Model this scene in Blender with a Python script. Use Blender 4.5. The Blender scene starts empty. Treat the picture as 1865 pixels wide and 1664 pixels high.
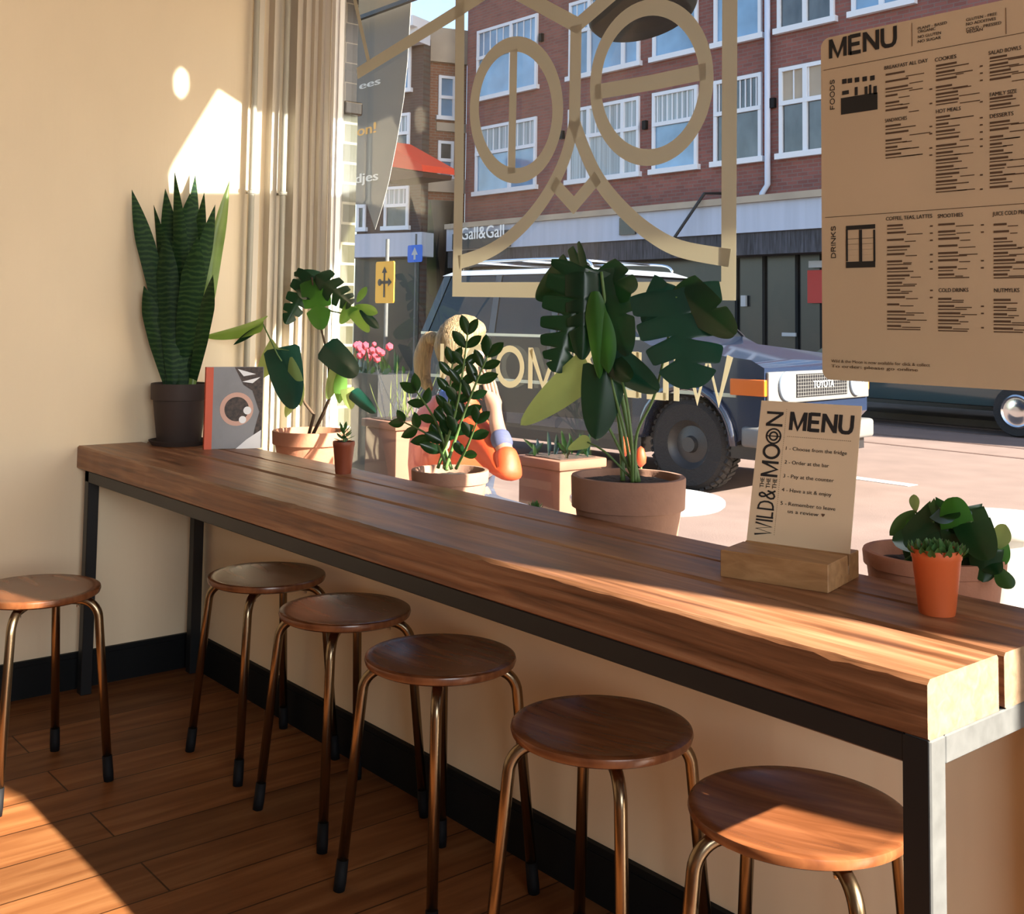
import bpy, bmesh, math, random
from mathutils import Vector, Matrix, Quaternion
PI = math.pi
rnd = random.Random(7)
C = bpy.context.scene.collection
SC = bpy.context.scene
# ------------------------------------------------------------------ camera
W, H = 1865.0, 1664.0
F, CX, CY = 2040.2, 904.5, 447.1
YAW, PITCH, ROLL = 0.88312, 0.06578, 0.01457
EYE = Vector((3.78533, -1.75295, 1.22807))
fw = Vector((-math.sin(YAW)*math.cos(PITCH), math.cos(YAW)*math.cos(PITCH), math.sin(PITCH)))
rt0 = Vector((math.cos(YAW), math.sin(YAW), 0)); up0 = rt0.cross(fw)
rt = math.cos(ROLL)*rt0 + math.sin(ROLL)*up0
up = -math.sin(ROLL)*rt0 + math.cos(ROLL)*up0
cam = bpy.data.cameras.new('camera'); co = bpy.data.objects.new('camera', cam); C.objects.link(co)
M = Matrix((rt, up, -fw)).transposed().to_4x4(); M.translation = EYE
co.matrix_world = M
cam.sensor_fit = 'HORIZONTAL'; cam.sensor_width = 36; cam.lens = F/W*36
cam.shift_x = (W/2-CX)/W; cam.shift_y = (CY-H/2)/W
cam.clip_start = .02; cam.clip_end = 300
SC.camera = co

def ray(u, v): return fw + rt*((u-CX)/F) - up*((v-CY)/F)
def at(u, v, y):                       # point of the photo's pixel on the plane at depth y
    d = ray(u, v); return EYE + d*((y-EYE.y)/d.y)
def atz(u, v, z):
    d = ray(u, v); return EYE + d*((z-EYE.z)/d.z)
def atp(u, v, P, n):
    d = ray(u, v); return EYE + d*((P-EYE).dot(n)/d.dot(n))

# ------------------------------------------------------------------ world, sun, exposure
wd = bpy.data.worlds.new('World'); SC.world = wd; wd.use_nodes = True
nt = wd.node_tree; nt.nodes.clear()
sk = nt.nodes.new('ShaderNodeTexSky'); sk.sky_type = 'NISHITA'; sk.sun_disc = False
sk.sun_elevation = math.radians(29); sk.sun_rotation = math.radians(75); sk.air_density = 1.0; sk.dust_density = 1.5
bg = nt.nodes.new('ShaderNodeBackground'); bg.inputs[1].default_value = 0.42
wo = nt.nodes.new('ShaderNodeOutputWorld')
nt.links.new(sk.outputs[0], bg.inputs[0]); nt.links.new(bg.outputs[0], wo.inputs[0])

SUN = Vector((-1, -.27, -.57)).normalized()
sl = bpy.data.lights.new('sun', 'SUN'); sl.energy = 34; sl.angle = math.radians(.6); sl.color = (1, .9, .76)
so = bpy.data.objects.new('sun', sl); C.objects.link(so); so.rotation_euler = SUN.to_track_quat('-Z', 'Y').to_euler(); so.location = (12, 6, 8)

def area(name, loc, target, sx, sy, power, col):
    l = bpy.data.lights.new(name, 'AREA'); l.shape = 'RECTANGLE'; l.size = sx; l.size_y = sy; l.energy = power; l.color = col
    o = bpy.data.objects.new(name, l); C.objects.link(o); o.location = loc
    o.rotation_euler = (Vector(target)-Vector(loc)).to_track_quat('-Z', 'Y').to_euler(); return o
area('side_window_fill', (7.7, -2.6, 2.1), (0, -1.2, 1.7), 2.4, 1.8, 135, (.93, .97, 1))  # area lamp added as fill in the unseen side window
area('ceiling_fill', (2.4, -3.2, 3.3), (.6, -.6, 1.2), 1.2, .8, 1.5, (1, .78, .52))  # added warm fill lamp near the ceiling; no fixture is known there

# added spot lamp, beam masked to imitate sun reflected onto the left wall
def glint(name, loc, pts_list, power, col=(1, .97, .9)):
    """spot lamp whose beam is masked to the given polygons; no reflecting pane exists"""
    loc = Vector(loc); cen = sum((p for pl in pts_list for p in pl), Vector())/sum(len(pl) for pl in pts_list)
    l = bpy.data.lights.new(name, 'SPOT'); l.energy = power; l.color = col; l.shadow_soft_size = .004
    l.spot_size = math.radians(24); l.spot_blend = .05
    o = bpy.data.objects.new(name, l); C.objects.link(o); o.location = loc
    q = (cen-loc).to_track_quat('-Z', 'Y'); o.rotation_euler = q.to_euler(); qi = q.inverted()
    l.use_nodes = True; t = l.node_tree; em = t.nodes['Emission']
    tc = t.nodes.new('ShaderNodeTexCoord'); sep = t.nodes.new('ShaderNodeSeparateXYZ'); t.links.new(tc.outputs['Normal'], sep.inputs[0])
    def mth(op, a, b=None, clamp=False):
        n = t.nodes.new('ShaderNodeMath'); n.operation = op; n.use_clamp = clamp
        for k, x in enumerate((a, b)):
            if x is None: continue
            if isinstance(x, (int, float)): n.inputs[k].default_value = x
            else: t.links.new(x, n.inputs[k])
        return n.outputs[0]
    nz = mth('ABSOLUTE', sep.outputs[2])
    X = mth('DIVIDE', sep.outputs[0], nz); Y = mth('DIVIDE', sep.outputs[1], nz)
    tot = None
    for pl in pts_list:
        q2 = [(lambda d: (d.x/abs(d.z), d.y/abs(d.z)))(qi @ (p-loc)) for p in pl]
        cx = sum(a for a, b in q2)/len(q2); cy = sum(b for a, b in q2)/len(q2); m = None
        for i in range(len(q2)):
            (x0, y0), (x1, y1) = q2[i], q2[(i+1) % len(q2)]
            nx, ny = -(y1-y0), x1-x0; L = math.hypot(nx, ny); nx /= L; ny /= L
            if (cx-x0)*nx+(cy-y0)*ny < 0: nx, ny = -nx, -ny
            v = mth('ADD', mth('ADD', mth('MULTIPLY', X, nx), mth('MULTIPLY', Y, ny)), -(x0*nx+y0*ny))
            v = mth('ADD', mth('MULTIPLY', v, 260), .5, True)
            m = v if m is None else mth('MULTIPLY', m, v)
        tot = m if tot is None else mth('ADD', tot, m)
    t.links.new(tot, em.inputs['Strength'])
    return o
def wallpt(u, v): return atp(u, v, Vector((0, 0, 0)), Vector((1, 0, 0)))
patch = [wallpt(398, 163), wallpt(463, 205), wallpt(463, 351), wallpt(302, 350), wallpt(309, 310)]
patch2 = [wallpt(463, 205), wallpt(560, 195), wallpt(640, 200), wallpt(640, 320), wallpt(463, 350)]
blob = [wallpt(330+15*math.cos(a), 151+29*math.sin(a)) for a in [k*PI/4 for k in range(8)]]
GL = glint('car_window_glint', (3.3, 1.95, 1.3), [patch, patch2, blob], 2600)

SC.view_settings.view_transform = 'Standard'; SC.view_settings.look = 'None'
SC.view_settings.gamma = 1; SC.view_settings.exposure = 0.0; SC.view_settings.use_curve_mapping = False

# ------------------------------------------------------------------ materials
def mat(name, col, rough=.6, metal=0, spec=.5, noise=None, bump=None, emis=None, trans=None, coat=0, sub=None):
    """noise=(scale, amount, stretch xyz); bump=(scale, strength, stretch)"""
    m = bpy.data.materials.new(name); m.use_nodes = True; t = m.node_tree; b = t.nodes['Principled BSDF']
    b.inputs['Base Color'].default_value = (*col, 1); b.inputs['Roughness'].default_value = rough
    b.inputs['Metallic'].default_value = metal; b.inputs['Specular IOR Level'].default_value = spec
    if coat: b.inputs['Coat Weight'].default_value = coat; b.inputs['Coat Roughness'].default_value = .05
    if emis: b.inputs['Emission Color'].default_value = (*emis[0], 1); b.inputs['Emission Strength'].default_value = emis[1]
    tc = None
    def coord(st):
        nonlocal tc
        if tc is None: tc = t.nodes.new('ShaderNodeTexCoord')
        mp = t.nodes.new('ShaderNodeMapping'); mp.inputs['Scale'].default_value = st
        t.links.new(tc.outputs['Object'], mp.inputs[0]); return mp.outputs[0]
    if noise:
        sc, am, st = noise
        n = t.nodes.new('ShaderNodeTexNoise'); n.inputs['Scale'].default_value = sc; n.inputs['Detail'].default_value = 6
        t.links.new(coord(st), n.inputs['Vector'])
        r = t.nodes.new('ShaderNodeValToRGB'); r.color_ramp.elements[0].position = .3; r.color_ramp.elements[1].position = .7
        r.color_ramp.elements[0].color = (*[c*(1-am) for c in col], 1); r.color_ramp.elements[1].color = (*[min(1, c*(1+am)) for c in col], 1)
        t.links.new(n.outputs[0], r.inputs[0]); t.links.new(r.outputs[0], b.inputs['Base Color'])
    if bump:
        sc, am, st = bump
        n = t.nodes.new('ShaderNodeTexNoise'); n.inputs['Scale'].default_value = sc; n.inputs['Detail'].default_value = 5
        t.links.new(coord(st), n.inputs['Vector'])
        bp = t.nodes.new('ShaderNodeBump'); bp.inputs['Strength'].default_value = am; bp.inputs['Distance'].default_value = .01
        t.links.new(n.outputs[0], bp.inputs['Height']); t.links.new(bp.outputs[0], b.inputs['Normal'])
    if trans:                          # thin translucent sheet: leaves, cloth, frosted film
        tr = t.nodes.new('ShaderNodeBsdfTranslucent'); tr.inputs[0].default_value = (*trans[0], 1)
        mx = t.nodes.new('ShaderNodeMixShader'); mx.inputs[0].default_value = trans[1]
        t.links.new(b.outputs[0], mx.inputs[1]); t.links.new(tr.outputs[0], mx.inputs[2])
        t.links.new(mx.outputs[0], t.nodes['Material Output'].inputs[0])
    return m

def brickmat(name, c1, c2, mortar, scale, bw=.22, rh=.065, axes='xz', rough=.85, msize=.01):
    m = bpy.data.materials.new(name); m.use_nodes = True; t = m.node_tree; b = t.nodes['Principled BSDF']; b.inputs['Roughness'].default_value = rough
    tc = t.nodes.new('ShaderNodeTexCoord'); sp = t.nodes.new('ShaderNodeSeparateXYZ'); cb = t.nodes.new('ShaderNodeCombineXYZ')
    t.links.new(tc.outputs['Object'], sp.inputs[0])
    ix = {'x': 0, 'y': 1, 'z': 2}
    t.links.new(sp.outputs[ix[axes[0]]], cb.inputs[0]); t.links.new(sp.outputs[ix[axes[1]]], cb.inputs[1])
    br = t.nodes.new('ShaderNodeTexBrick'); br.inputs['Scale'].default_value = scale
    br.inputs['Color1'].default_value = (*c1, 1); br.inputs['Color2'].default_value = (*c2, 1); br.inputs['Mortar'].default_value = (*mortar, 1)
    br.inputs['Brick Width'].default_value = bw; br.inputs['Row Height'].default_value = rh; br.inputs['Mortar Size'].default_value = msize
    t.links.new(cb.outputs[0], br.inputs['Vector'])
    n = t.nodes.new('ShaderNodeTexNoise'); n.inputs['Scale'].default_value = 1.3; n.inputs['Detail'].default_value = 5; t.links.new(tc.outputs['Object'], n.inputs[0])
    mx = t.nodes.new('ShaderNodeMix'); mx.data_type = 'RGBA'; mx.blend_type = 'MULTIPLY'; mx.inputs[0].default_value = .5
    t.links.new(br.outputs[0], mx.inputs[6]); t.links.new(n.outputs[0], mx.inputs[7]); t.links.new(mx.outputs[2], b.inputs['Base Color'])
    return m

def woodmat(name, dark, mid, light, plank=None, grain=(2, 18, 60), rough=.45, gapaxis=None, bumpst=.3, spec=.5, cracks=True, roughvar=0):
    """grain = object-space scale per axis (small along the fibre). plank=(width, length, axisAcross, axisAlong)"""
    m = bpy.data.materials.new(name); m.use_nodes = True; t = m.node_tree; b = t.nodes['Principled BSDF']
    b.inputs['Roughness'].default_value = rough; b.inputs['Specular IOR Level'].default_value = spec
    tc = t.nodes.new('ShaderNodeTexCoord'); mp = t.nodes.new('ShaderNodeMapping'); mp.inputs['Scale'].default_value = grain
    t.links.new(tc.outputs['Object'], mp.inputs[0])
    n = t.nodes.new('ShaderNodeTexNoise'); n.inputs['Scale'].default_value = 1; n.inputs['Detail'].default_value = 8; n.inputs['Distortion'].default_value = .6
    t.links.new(mp.outputs[0], n.inputs['Vector'])
    r = t.nodes.new('ShaderNodeValToRGB'); e = r.color_ramp.elements
    e[0].position = .28; e[0].color = (*dark, 1); e[1].position = .72; e[1].color = (*light, 1); k = e.new(.5); k.color = (*mid, 1)
    t.links.new(n.outputs[0], r.inputs[0]); out = r.outputs[0]
    if plank:
        wdt, ln, a1, a2 = plank; ix = {'x': 0, 'y': 1, 'z': 2}
        sp = t.nodes.new('ShaderNodeSeparateXYZ'); cb = t.nodes.new('ShaderNodeCombineXYZ'); t.links.new(tc.outputs['Object'], sp.inputs[0])
        t.links.new(sp.outputs[ix[a2]], cb.inputs[0]); t.links.new(sp.outputs[ix[a1]], cb.inputs[1])
        br = t.nodes.new('ShaderNodeTexBrick'); br.inputs['Scale'].default_value = 1; br.inputs['Brick Width'].default_value = ln; br.inputs['Row Height'].default_value = wdt
        br.inputs['Mortar Size'].default_value = .0022; br.offset = .37
        br.inputs['Color1'].default_value = (.72, .72, .72, 1); br.inputs['Color2'].default_value = (1.15, 1.1, 1.05, 1); br.inputs['Mortar'].default_value = (.18, .15, .12, 1)
        t.links.new(cb.outputs[0], br.inputs['Vector'])
        mx = t.nodes.new('ShaderNodeMix'); mx.data_type = 'RGBA'; mx.blend_type = 'MULTIPLY'; mx.inputs[0].default_value = 1
        t.links.new(out, mx.inputs[6]); t.links.new(br.outputs[0], mx.inputs[7]); out = mx.outputs[2]
    t.links.new(out, b.inputs['Base Color'])
    bp = t.nodes.new('ShaderNodeBump'); bp.inputs['Strength'].default_value = bumpst; bp.inputs['Distance'].default_value = .004
    t.links.new(n.outputs[0], bp.inputs['Height']); t.links.new(bp.outputs[0], b.inputs['Normal'])
    if roughvar:
        rr = t.nodes.new('ShaderNodeMapRange'); rr.inputs[3].default_value = rough-roughvar; rr.inputs[4].default_value = rough+roughvar
        t.links.new(n.outputs[0], rr.inputs[0]); t.links.new(rr.outputs[0], b.inputs['Roughness'])
    return m

def glassmat(name, tint=(1, 1, 1), refl=1.0):
    m = bpy.data.materials.new(name); m.use_nodes = True; t = m.node_tree; t.nodes.clear()
    o = t.nodes.new('ShaderNodeOutputMaterial'); a = t.nodes.new('ShaderNodeBsdfTransparent'); a.inputs[0].default_value = (*tint, 1)
    g = t.nodes.new('ShaderNodeBsdfGlossy'); g.inputs['Roughness'].default_value = .02
    f = t.nodes.new('ShaderNodeFresnel'); f.inputs[0].default_value = 1.4
    mm = t.nodes.new('ShaderNodeMath'); mm.operation = 'MULTIPLY'; mm.inputs[1].default_value = refl; t.links.new(f.outputs[0], mm.inputs[0])
    x = t.nodes.new('ShaderNodeMixShader'); t.links.new(mm.outputs[0], x.inputs[0]); t.links.new(a.outputs[0], x.inputs[1]); t.links.new(g.outputs[0], x.inputs[2])
    t.links.new(x.outputs[0], o.inputs[0]); return m

m_wall = mat('cream_wall', (.80, .66, .46), .75, noise=(1.6, .06, (1, 1, .4)), bump=(30, .12, (1, 1, .08)))
m_rearw = mat('dark_wall', (.20, .15, .11), .8)
m_floor = woodmat('oak_floor', (.125, .044, .014), (.185, .073, .025), (.255, .118, .046), plank=(.16, 1.9, 'x', 'y'), grain=(26, 2.2, 26), rough=.48, bumpst=.15, spec=.22)
m_black = mat('black_skirting', (.004, .005, .006), .6, spec=.2)
m_ceil = mat('brown_ceiling', (.22, .16, .12), .9)
m_frame = mat('painted_frame', (.62, .55, .44), .5, noise=(3, .05, (1, 1, .2)))
m_framew = mat('white_frame', (.78, .76, .72), .5)
m_pipe = mat('pipe_paint', (.42, .40, .33), .35)
m_glass = glassmat('window_glass', (.985, .99, .985), .10)
m_frost = mat('frosted_film', (.60, .57, .48), .6, trans=((.66, .63, .52), .5))
m_letter = mat('white_film', (.8, .76, .6), .6, trans=((.8, .76, .62), .5))
m_beam = woodmat('reclaimed_timber', (.085, .032, .013), (.23, .10, .045), (.38, .20, .105), grain=(2.6, 34, 60), rough=.42, bumpst=.55, roughvar=.14)
m_end = woodmat('timber_end_grain', (.13, .08, .045), (.185, .12, .07), (.23, .155, .095), grain=(9, 60, 60), rough=.8, bumpst=.3)
m_steelb = mat('dark_steel', (.009, .011, .013), .42, metal=.0, spec=.5)
m_steelg = mat('galvanised_lit_steel', (.095, .10, .10), .5, metal=.2, noise=(40, .15, (1, 1, 1)))  # paler steel; on the counter frame its sunlit look is put into the colour
m_seat = woodmat('stool_plywood', (.10, .032, .012), (.16, .055, .02), (.24, .09, .035), grain=(5, 40, 8), rough=.26, bumpst=.05)
m_leg = mat('bronze_tube', (.27, .20, .125), .27, metal=1.0)
m_rubber = mat('black_rubber', (.004, .004, .005), .7, spec=.2)
m_screw = mat('steel_screw', (.6, .55, .45), .35, metal=1)
m_terra = mat('terracotta', (.36, .15, .085), .8, noise=(6, .16, (1, 1, 1)), bump=(60, .15, (1, 1, 1)))
m_terrad = mat('weathered_terracotta', (.27, .145, .10), .85, noise=(5, .25, (1, 1, 1)), bump=(60, .15, (1, 1, 1)))
m_pdark = mat('charcoal_pot', (.045, .03, .026), .7)
m_rust = mat('rust_pot', (.20, .045, .018), .5)
m_orangep = mat('orange_pot', (.46, .09, .022), .5)
m_soil = mat('soil', (.03, .018, .012), .95, noise=(40, .5, (1, 1, 1)), bump=(80, .8, (1, 1, 1)))
def leafmat(name, c, tc=None, f=.3, rough=.35, noise=(9, .25, (1, 1, 1))):
    return mat(name, c, rough, noise=noise, trans=(tc or (c[0]*2.6, c[1]*2.2, c[2]*1.2), f))
m_mon = leafmat('monstera_leaf', (.006, .032, .016), (.02, .10, .02), .2, .3)
m_mon2 = leafmat('monstera_leaf_blue', (.008, .045, .032), (.02, .10, .05), .18, .3)
m_monb = leafmat('monstera_leaf_bright', (.035, .13, .02), (.10, .32, .03), .35)
m_monl = leafmat('monstera_leaf_pale', (.20, .28, .09), (.42, .5, .16), .5)
m_green = leafmat('fresh_leaf', (.10, .24, .05), (.3, .5, .08), .5)
m_stem = mat('plant_stem', (.10, .18, .05), .5)
m_bark = mat('woody_stem', (.07, .04, .02), .8)
m_zz = leafmat('zz_leaf', (.006, .028, .009), (.03, .10, .015), .25, .25)
m_succ = leafmat('succulent_leaf', (.05, .13, .04), (.1, .25, .05), .25, .4)
m_pil = leafmat('pilea_leaf', (.010, .042, .014), (.04, .14, .02), .22, .35)
m_white = mat('white_paint', (.42, .42, .43), .5)
m_print = mat('black_print', (.012, .012, .014), .6)
m_printb = mat('brown_print', (.10, .055, .03), .7)
m_poster = mat('kraft_board', (.62, .47, .31), .75, noise=(3, .05, (1, 1, 1)))
m_card = mat('kraft_card', (.66, .51, .34), .7, noise=(5, .05, (1, 1, 1)))
m_oak = woodmat('light_oak', (.24, .12, .05), (.33, .18, .075), (.42, .24, .11), grain=(6, 60, 60), rough=.5, bumpst=.15)

# snake plant leaf: banded
def snakemat():
    m = leafmat('snake_leaf', (.02, .07, .02), (.06, .16, .03), .10, .6, None); m.node_tree.nodes['Principled BSDF'].inputs['Specular IOR Level'].default_value = .25
    t = m.node_tree; b = t.nodes['Principled BSDF']
    tc = t.nodes.new('ShaderNodeTexCoord'); w = t.nodes.new('ShaderNodeTexWave'); w.bands_direction = 'Z'; w.inputs['Scale'].default_value = 18; w.inputs['Distortion'].default_value = 7; w.inputs['Detail'].default_value = 3
    t.links.new(tc.outputs['Object'], w.inputs[0]); r = t.nodes.new('ShaderNodeValToRGB')
    r.color_ramp.elements[0].color = (.006, .03, .012, 1); r.color_ramp.elements[1].color = (.03, .075, .02, 1)
    r.color_ramp.elements[0].position = .35; r.color_ramp.elements[1].position = .95
    t.links.new(w.outputs[0], r.inputs[0]); t.links.new(r.outputs[0], b.inputs['Base Color']); return m
m_snake = snakemat()
m_snakeb = leafmat('snake_leaf_lit', (.20, .32, .07), (.3, .4, .1), .3, .35)  # paler leaf copy with sunlight put into its colour

# ------------------------------------------------------------------ mesh helpers
def new(name, bm, m, parent=None, smooth=None):
    me = bpy.data.meshes.new(name); bmesh.ops.recalc_face_normals(bm, faces=bm.faces[:]) if smooth != 'raw' else None
    bm.to_mesh(me); bm.free()
    for x in (m if isinstance(m, (list, tuple)) else [m]): me.materials.append(x)
    if smooth: me.polygons.foreach_set('use_smooth', [True]*len(me.polygons))
    if smooth == 'angle':
        me.update()
        try: me.set_sharp_from_angle(angle=math.radians(35))
        except Exception: pass
    o = bpy.data.objects.new(name, me); C.objects.link(o)
    if parent is not None: o.parent = parent
    return o
def thing(name, label, cat, loc=(0, 0, 0), rz=0, group=None):
    o = bpy.data.objects.new(name, None); C.objects.link(o); o.empty_display_size = .05
    o.location = loc; o.rotation_euler = (0, 0, rz); o['label'] = label; o['category'] = cat
    if group: o['group'] = group
    return o
def tag(o, label, cat, group=None, kind=None):
    o['label'] = label; o['category'] = cat
    if group: o['group'] = group
    if kind: o['kind'] = kind
    return o
def struct(o, kind='structure'): o['kind'] = kind; return o
def BM(): return bmesh.new()
def box(bm, x0, x1, y0, y1, z0, z1, mi=0, R=None):
    vs = [Vector((x, y, z)) for z in (z0, z1) for y in (y0, y1) for x in (x0, x1)]
    if R is not None: vs = [R @ v for v in vs]
    v = [bm.verts.new(p) for p in vs]; fs = []
    for q in ((0, 2, 3, 1), (4, 5, 7, 6), (0, 1, 5, 4), (1, 3, 7, 5), (3, 2, 6, 7), (2, 0, 4, 6)):
        f = bm.faces.new([v[i] for i in q]); f.material_index = mi; fs.append(f)
    return v, fs
def bevel(bm, w, seg=2):
    bmesh.ops.bevel(bm, geom=bm.edges[:], offset=w, segments=seg, affect='EDGES', profile=.5)
def frame_of(d):
    d = d.normalized(); a = Vector((0, 0, 1)) if abs(d.z) < .95 else Vector((1, 0, 0))
    x = a.cross(d).normalized(); return x, d.cross(x)
def tube(bm, pts, r, n=10, caps=True, mi=0):
    pts = [Vector(p) for p in pts]; rs = r if isinstance(r, (list, tuple)) else [r]*len(pts); rings = []
    x = None
    for i, p in enumerate(pts):
        d = (pts[min(i+1, len(pts)-1)]-pts[max(i-1, 0)])
        if d.length < 1e-9: d = Vector((0, 0, 1))
        d.normalize()
        if x is None: x, y = frame_of(d)
        else:
            x = (x - d*x.dot(d)).normalized(); y = d.cross(x)
        rings.append([bm.verts.new(p+(x*math.cos(2*PI*k/n)+y*math.sin(2*PI*k/n))*rs[i]) for k in range(n)])
    for a, b in zip(rings, rings[1:]):
        for k in range(n):
            f = bm.faces.new((a[k], a[(k+1) % n], b[(k+1) % n], b[k])); f.material_index = mi
    if caps:
        bm.faces.new(rings[0][::-1]).material_index = mi; bm.faces.new(rings[-1]).material_index = mi
def lathe(bm, prof, n=40, loc=(0, 0, 0), mi=0, ax=None):
    loc = Vector(loc); rings = []
    if ax is None: X, Y, Z = Vector((1, 0, 0)), Vector((0, 1, 0)), Vector((0, 0, 1))
    else: Z = Vector(ax).normalized(); X, Y = frame_of(Z)
    for r, z in prof:
        if r < 1e-6: rings.append([bm.verts.new(loc+Z*z)])
        else: rings.append([bm.verts.new(loc+(X*math.cos(2*PI*k/n)+Y*math.sin(2*PI*k/n))*r+Z*z) for k in range(n)])
    for a, b in zip(rings, rings[1:]):
        for k in range(n):
            k2 = (k+1) % n
            if len(a) == 1 and len(b) == 1: continue
            if len(a) == 1: f = bm.faces.new((a[0], b[k2], b[k]))
            elif len(b) == 1: f = bm.faces.new((a[k], a[k2], b[0]))
            else: f = bm.faces.new((a[k], a[k2], b[k2], b[k]))
            f.material_index = mi
def prism(bm, poly, O, U, V, N, mi=0):
    """poly in (u,v), extruded from O along N"""
    O, U, V, N = Vector(O), Vector(U), Vector(V), Vector(N)
    a = [bm.verts.new(O+U*p[0]+V*p[1]) for p in poly]; b = [bm.verts.new(O+U*p[0]+V*p[1]+N) for p in poly]
    n = len(poly); bm.faces.new(a[::-1]).material_index = mi; bm.faces.new(b).material_index = mi
    for k in range(n): bm.faces.new((a[k], a[(k+1) % n], b[(k+1) % n], b[k])).material_index = mi
def ribbon(bm, pts, w, nrm, th=.0012, closed=False):
    """flat band of width w following pts in a plane with normal nrm"""
    pts = [Vector(p) for p in pts]; nrm = Vector(nrm).normalized(); n = len(pts); L = []; R = []
    for i, p in enumerate(pts):
        a = pts[(i-1) % n] if (closed or i > 0) else p; b = pts[(i+1) % n] if (closed or i < n-1) else p
        d = (b-a).normalized()
        if (closed or 0 < i < n-1): d = ((p-a).normalized()+(b-p).normalized()).normalized()
        s = nrm.cross(d).normalized(); k = 1.0
        if (closed or 0 < i < n-1):
            d1 = (p-a).normalized(); c = max(.75, abs(s.dot(nrm.cross(d1)))); k = 1/c
        L.append(p+s*w/2*k); R.append(p-s*w/2*k)
    tp = [(bm.verts.new(l+nrm*th), bm.verts.new(r+nrm*th), bm.verts.new(l), bm.verts.new(r)) for l, r in zip(L, R)]
    rg = range(n) if closed else range(n-1)
    for i in rg:
        a, b = tp[i], tp[(i+1) % n]
        for q in ((0, 1), (3, 2), (1, 3), (2, 0)): bm.faces.new((a[q[0]], a[q[1]], b[q[1]], b[q[0]]))
    if not closed:
        for a in (tp[0], tp[-1]): bm.faces.new((a[0], a[1], a[3], a[2]))

def text_bm(s, O, U, V, height, width=None, bold=0.0, ext=.0004, bm=None):
    """lettering laid on the plane O,U,V; fitted to the given cap height and total width"""
    cu = bpy.data.curves.new('t', 'FONT'); cu.body = s; cu.size = 1; cu.offset = 0; cu.resolution_u = 3
    ob = bpy.data.objects.new('t', cu); C.objects.link(ob)
    bpy.context.view_layer.update()
    me = bpy.data.meshes.new_from_object(ob.evaluated_get(bpy.context.evaluated_depsgraph_get()))
    bpy.data.objects.remove(ob)
    O, U, V = Vector(O), Vector(U).normalized(), Vector(V).normalized(); N = U.cross(V)
    xs = [v.co.x for v in me.vertices]; x0, x1 = (min(xs), max(xs)) if xs else (0, 1)
    ky = height/.73; kx = (width/(x1-x0)) if width else ky
    bm = bm or BM(); bb = bold*.6; sh = [0] if bb < .004 else [-bb, 0, bb]
    for q, dx in enumerate(sh):
        vs = [bm.verts.new(O+U*((v.co.x-x0+dx)*kx)+V*(v.co.y*ky)+N*(ext+q*.00005)) for v in me.vertices]
        for p in me.polygons:
            try: bm.faces.new([vs[i] for i in p.vertices])
            except ValueError: pass
    bpy.data.meshes.remove(me); bpy.data.curves.remove(cu)
    return bm

GLY = {'M': (1.0, [[(.07, 0), (.07, 1)], [(.93, 0), (.93, 1)], [(.09, .96), (.5, .06), (.91, .96)]]), 'E': (.72, [[(.07, 0), (.07, 1)], [(.07, .93), (.7, .93)], [(.07, .51), (.64, .51)], [(.07, .07), (.7, .07)]]),
 'N': (.86, [[(.07, 0), (.07, 1)], [(.79, 0), (.79, 1)], [(.09, .95), (.77, .05)]]), 'U': (.84, [[(.07, 1), (.07, .36), (.12, .18), (.24, .08), (.42, .065), (.60, .08), (.72, .18), (.77, .36), (.77, 1)]]),
 'W': (1.2, [[(.05, 1), (.33, .04), (.6, .95), (.87, .04), (1.15, 1)]]), 'I': (.16, [[(.08, 0), (.08, 1)]]), 'L': (.62, [[(.07, 0), (.07, 1)], [(.07, .07), (.6, .07)]]),
 'D': (.84, [[(.07, 0), (.07, 1)], [(.07, .93), (.36, .93), (.62, .84), (.76, .62), (.77, .38), (.64, .16), (.36, .07), (.07, .07)]]),
 'O': (1.0, [[(.5+.43*math.cos(2*PI*k/28), .5+.45*math.sin(2*PI*k/28)) for k in range(29)]]), 'T': (.74, [[(.37, 0), (.37, 1)], [(0, .93), (.74, .93)]]), 'H': (.8, [[(.07, 0), (.07, 1)], [(.73, 0), (.73, 1)], [(.07, .52), (.73, .52)]]),
 'F': (.66, [[(.07, 0), (.07, 1)], [(.07, .93), (.66, .93)], [(.07, .5), (.6, .5)]]), 'S': (.74, [smo for smo in [[(.68, .76), (.6, .88), (.4, .94), (.18, .88), (.1, .74), (.16, .6), (.36, .53), (.56, .46), (.67, .33), (.64, .16), (.48, .07), (.24, .07), (.08, .2)]]]),
 'R': (.78, [[(.07, 0), (.07, 1)], [(.07, .93), (.45, .93), (.66, .84), (.68, .66), (.5, .5), (.07, .48)], [(.42, .5), (.72, 0)]]), 'K': (.8, [[(.07, 0), (.07, 1)], [(.74, 1), (.1, .4)], [(.3, .58), (.76, 0)]]), ' ': (.4, []),
 '&': (.9, [[(.85, .02), (.25, .66), (.22, .82), (.34, .94), (.5, .93), (.6, .8), (.52, .65), (.2, .44), (.08, .26), (.14, .1), (.32, .05), (.52, .1), (.7, .26), (.8, .48)]])}
def block_bm(s, O, U, V, height, width, wt=.15, ext=.0004, gap=.14):
    """heavy sans capitals drawn as bands"""
    tot = sum(GLY[c][0]+gap for c in s)-gap; kx = width/tot; bm = BM(); x = 0
    U, V = Vector(U).normalized(), Vector(V).normalized(); N = U.cross(V); n = 0
    for c in s:
        for pl in GLY[c][1]:
            n += 1; ribbon(bm, [Vector(O)+U*((x+p[0])*kx)+V*(p[1]*height)+N*(ext+.00003*(n % 3)) for p in pl], wt*min(height, kx*1.1), N, .0001)
        x += GLY[c][0]+gap
    return bm
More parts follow.
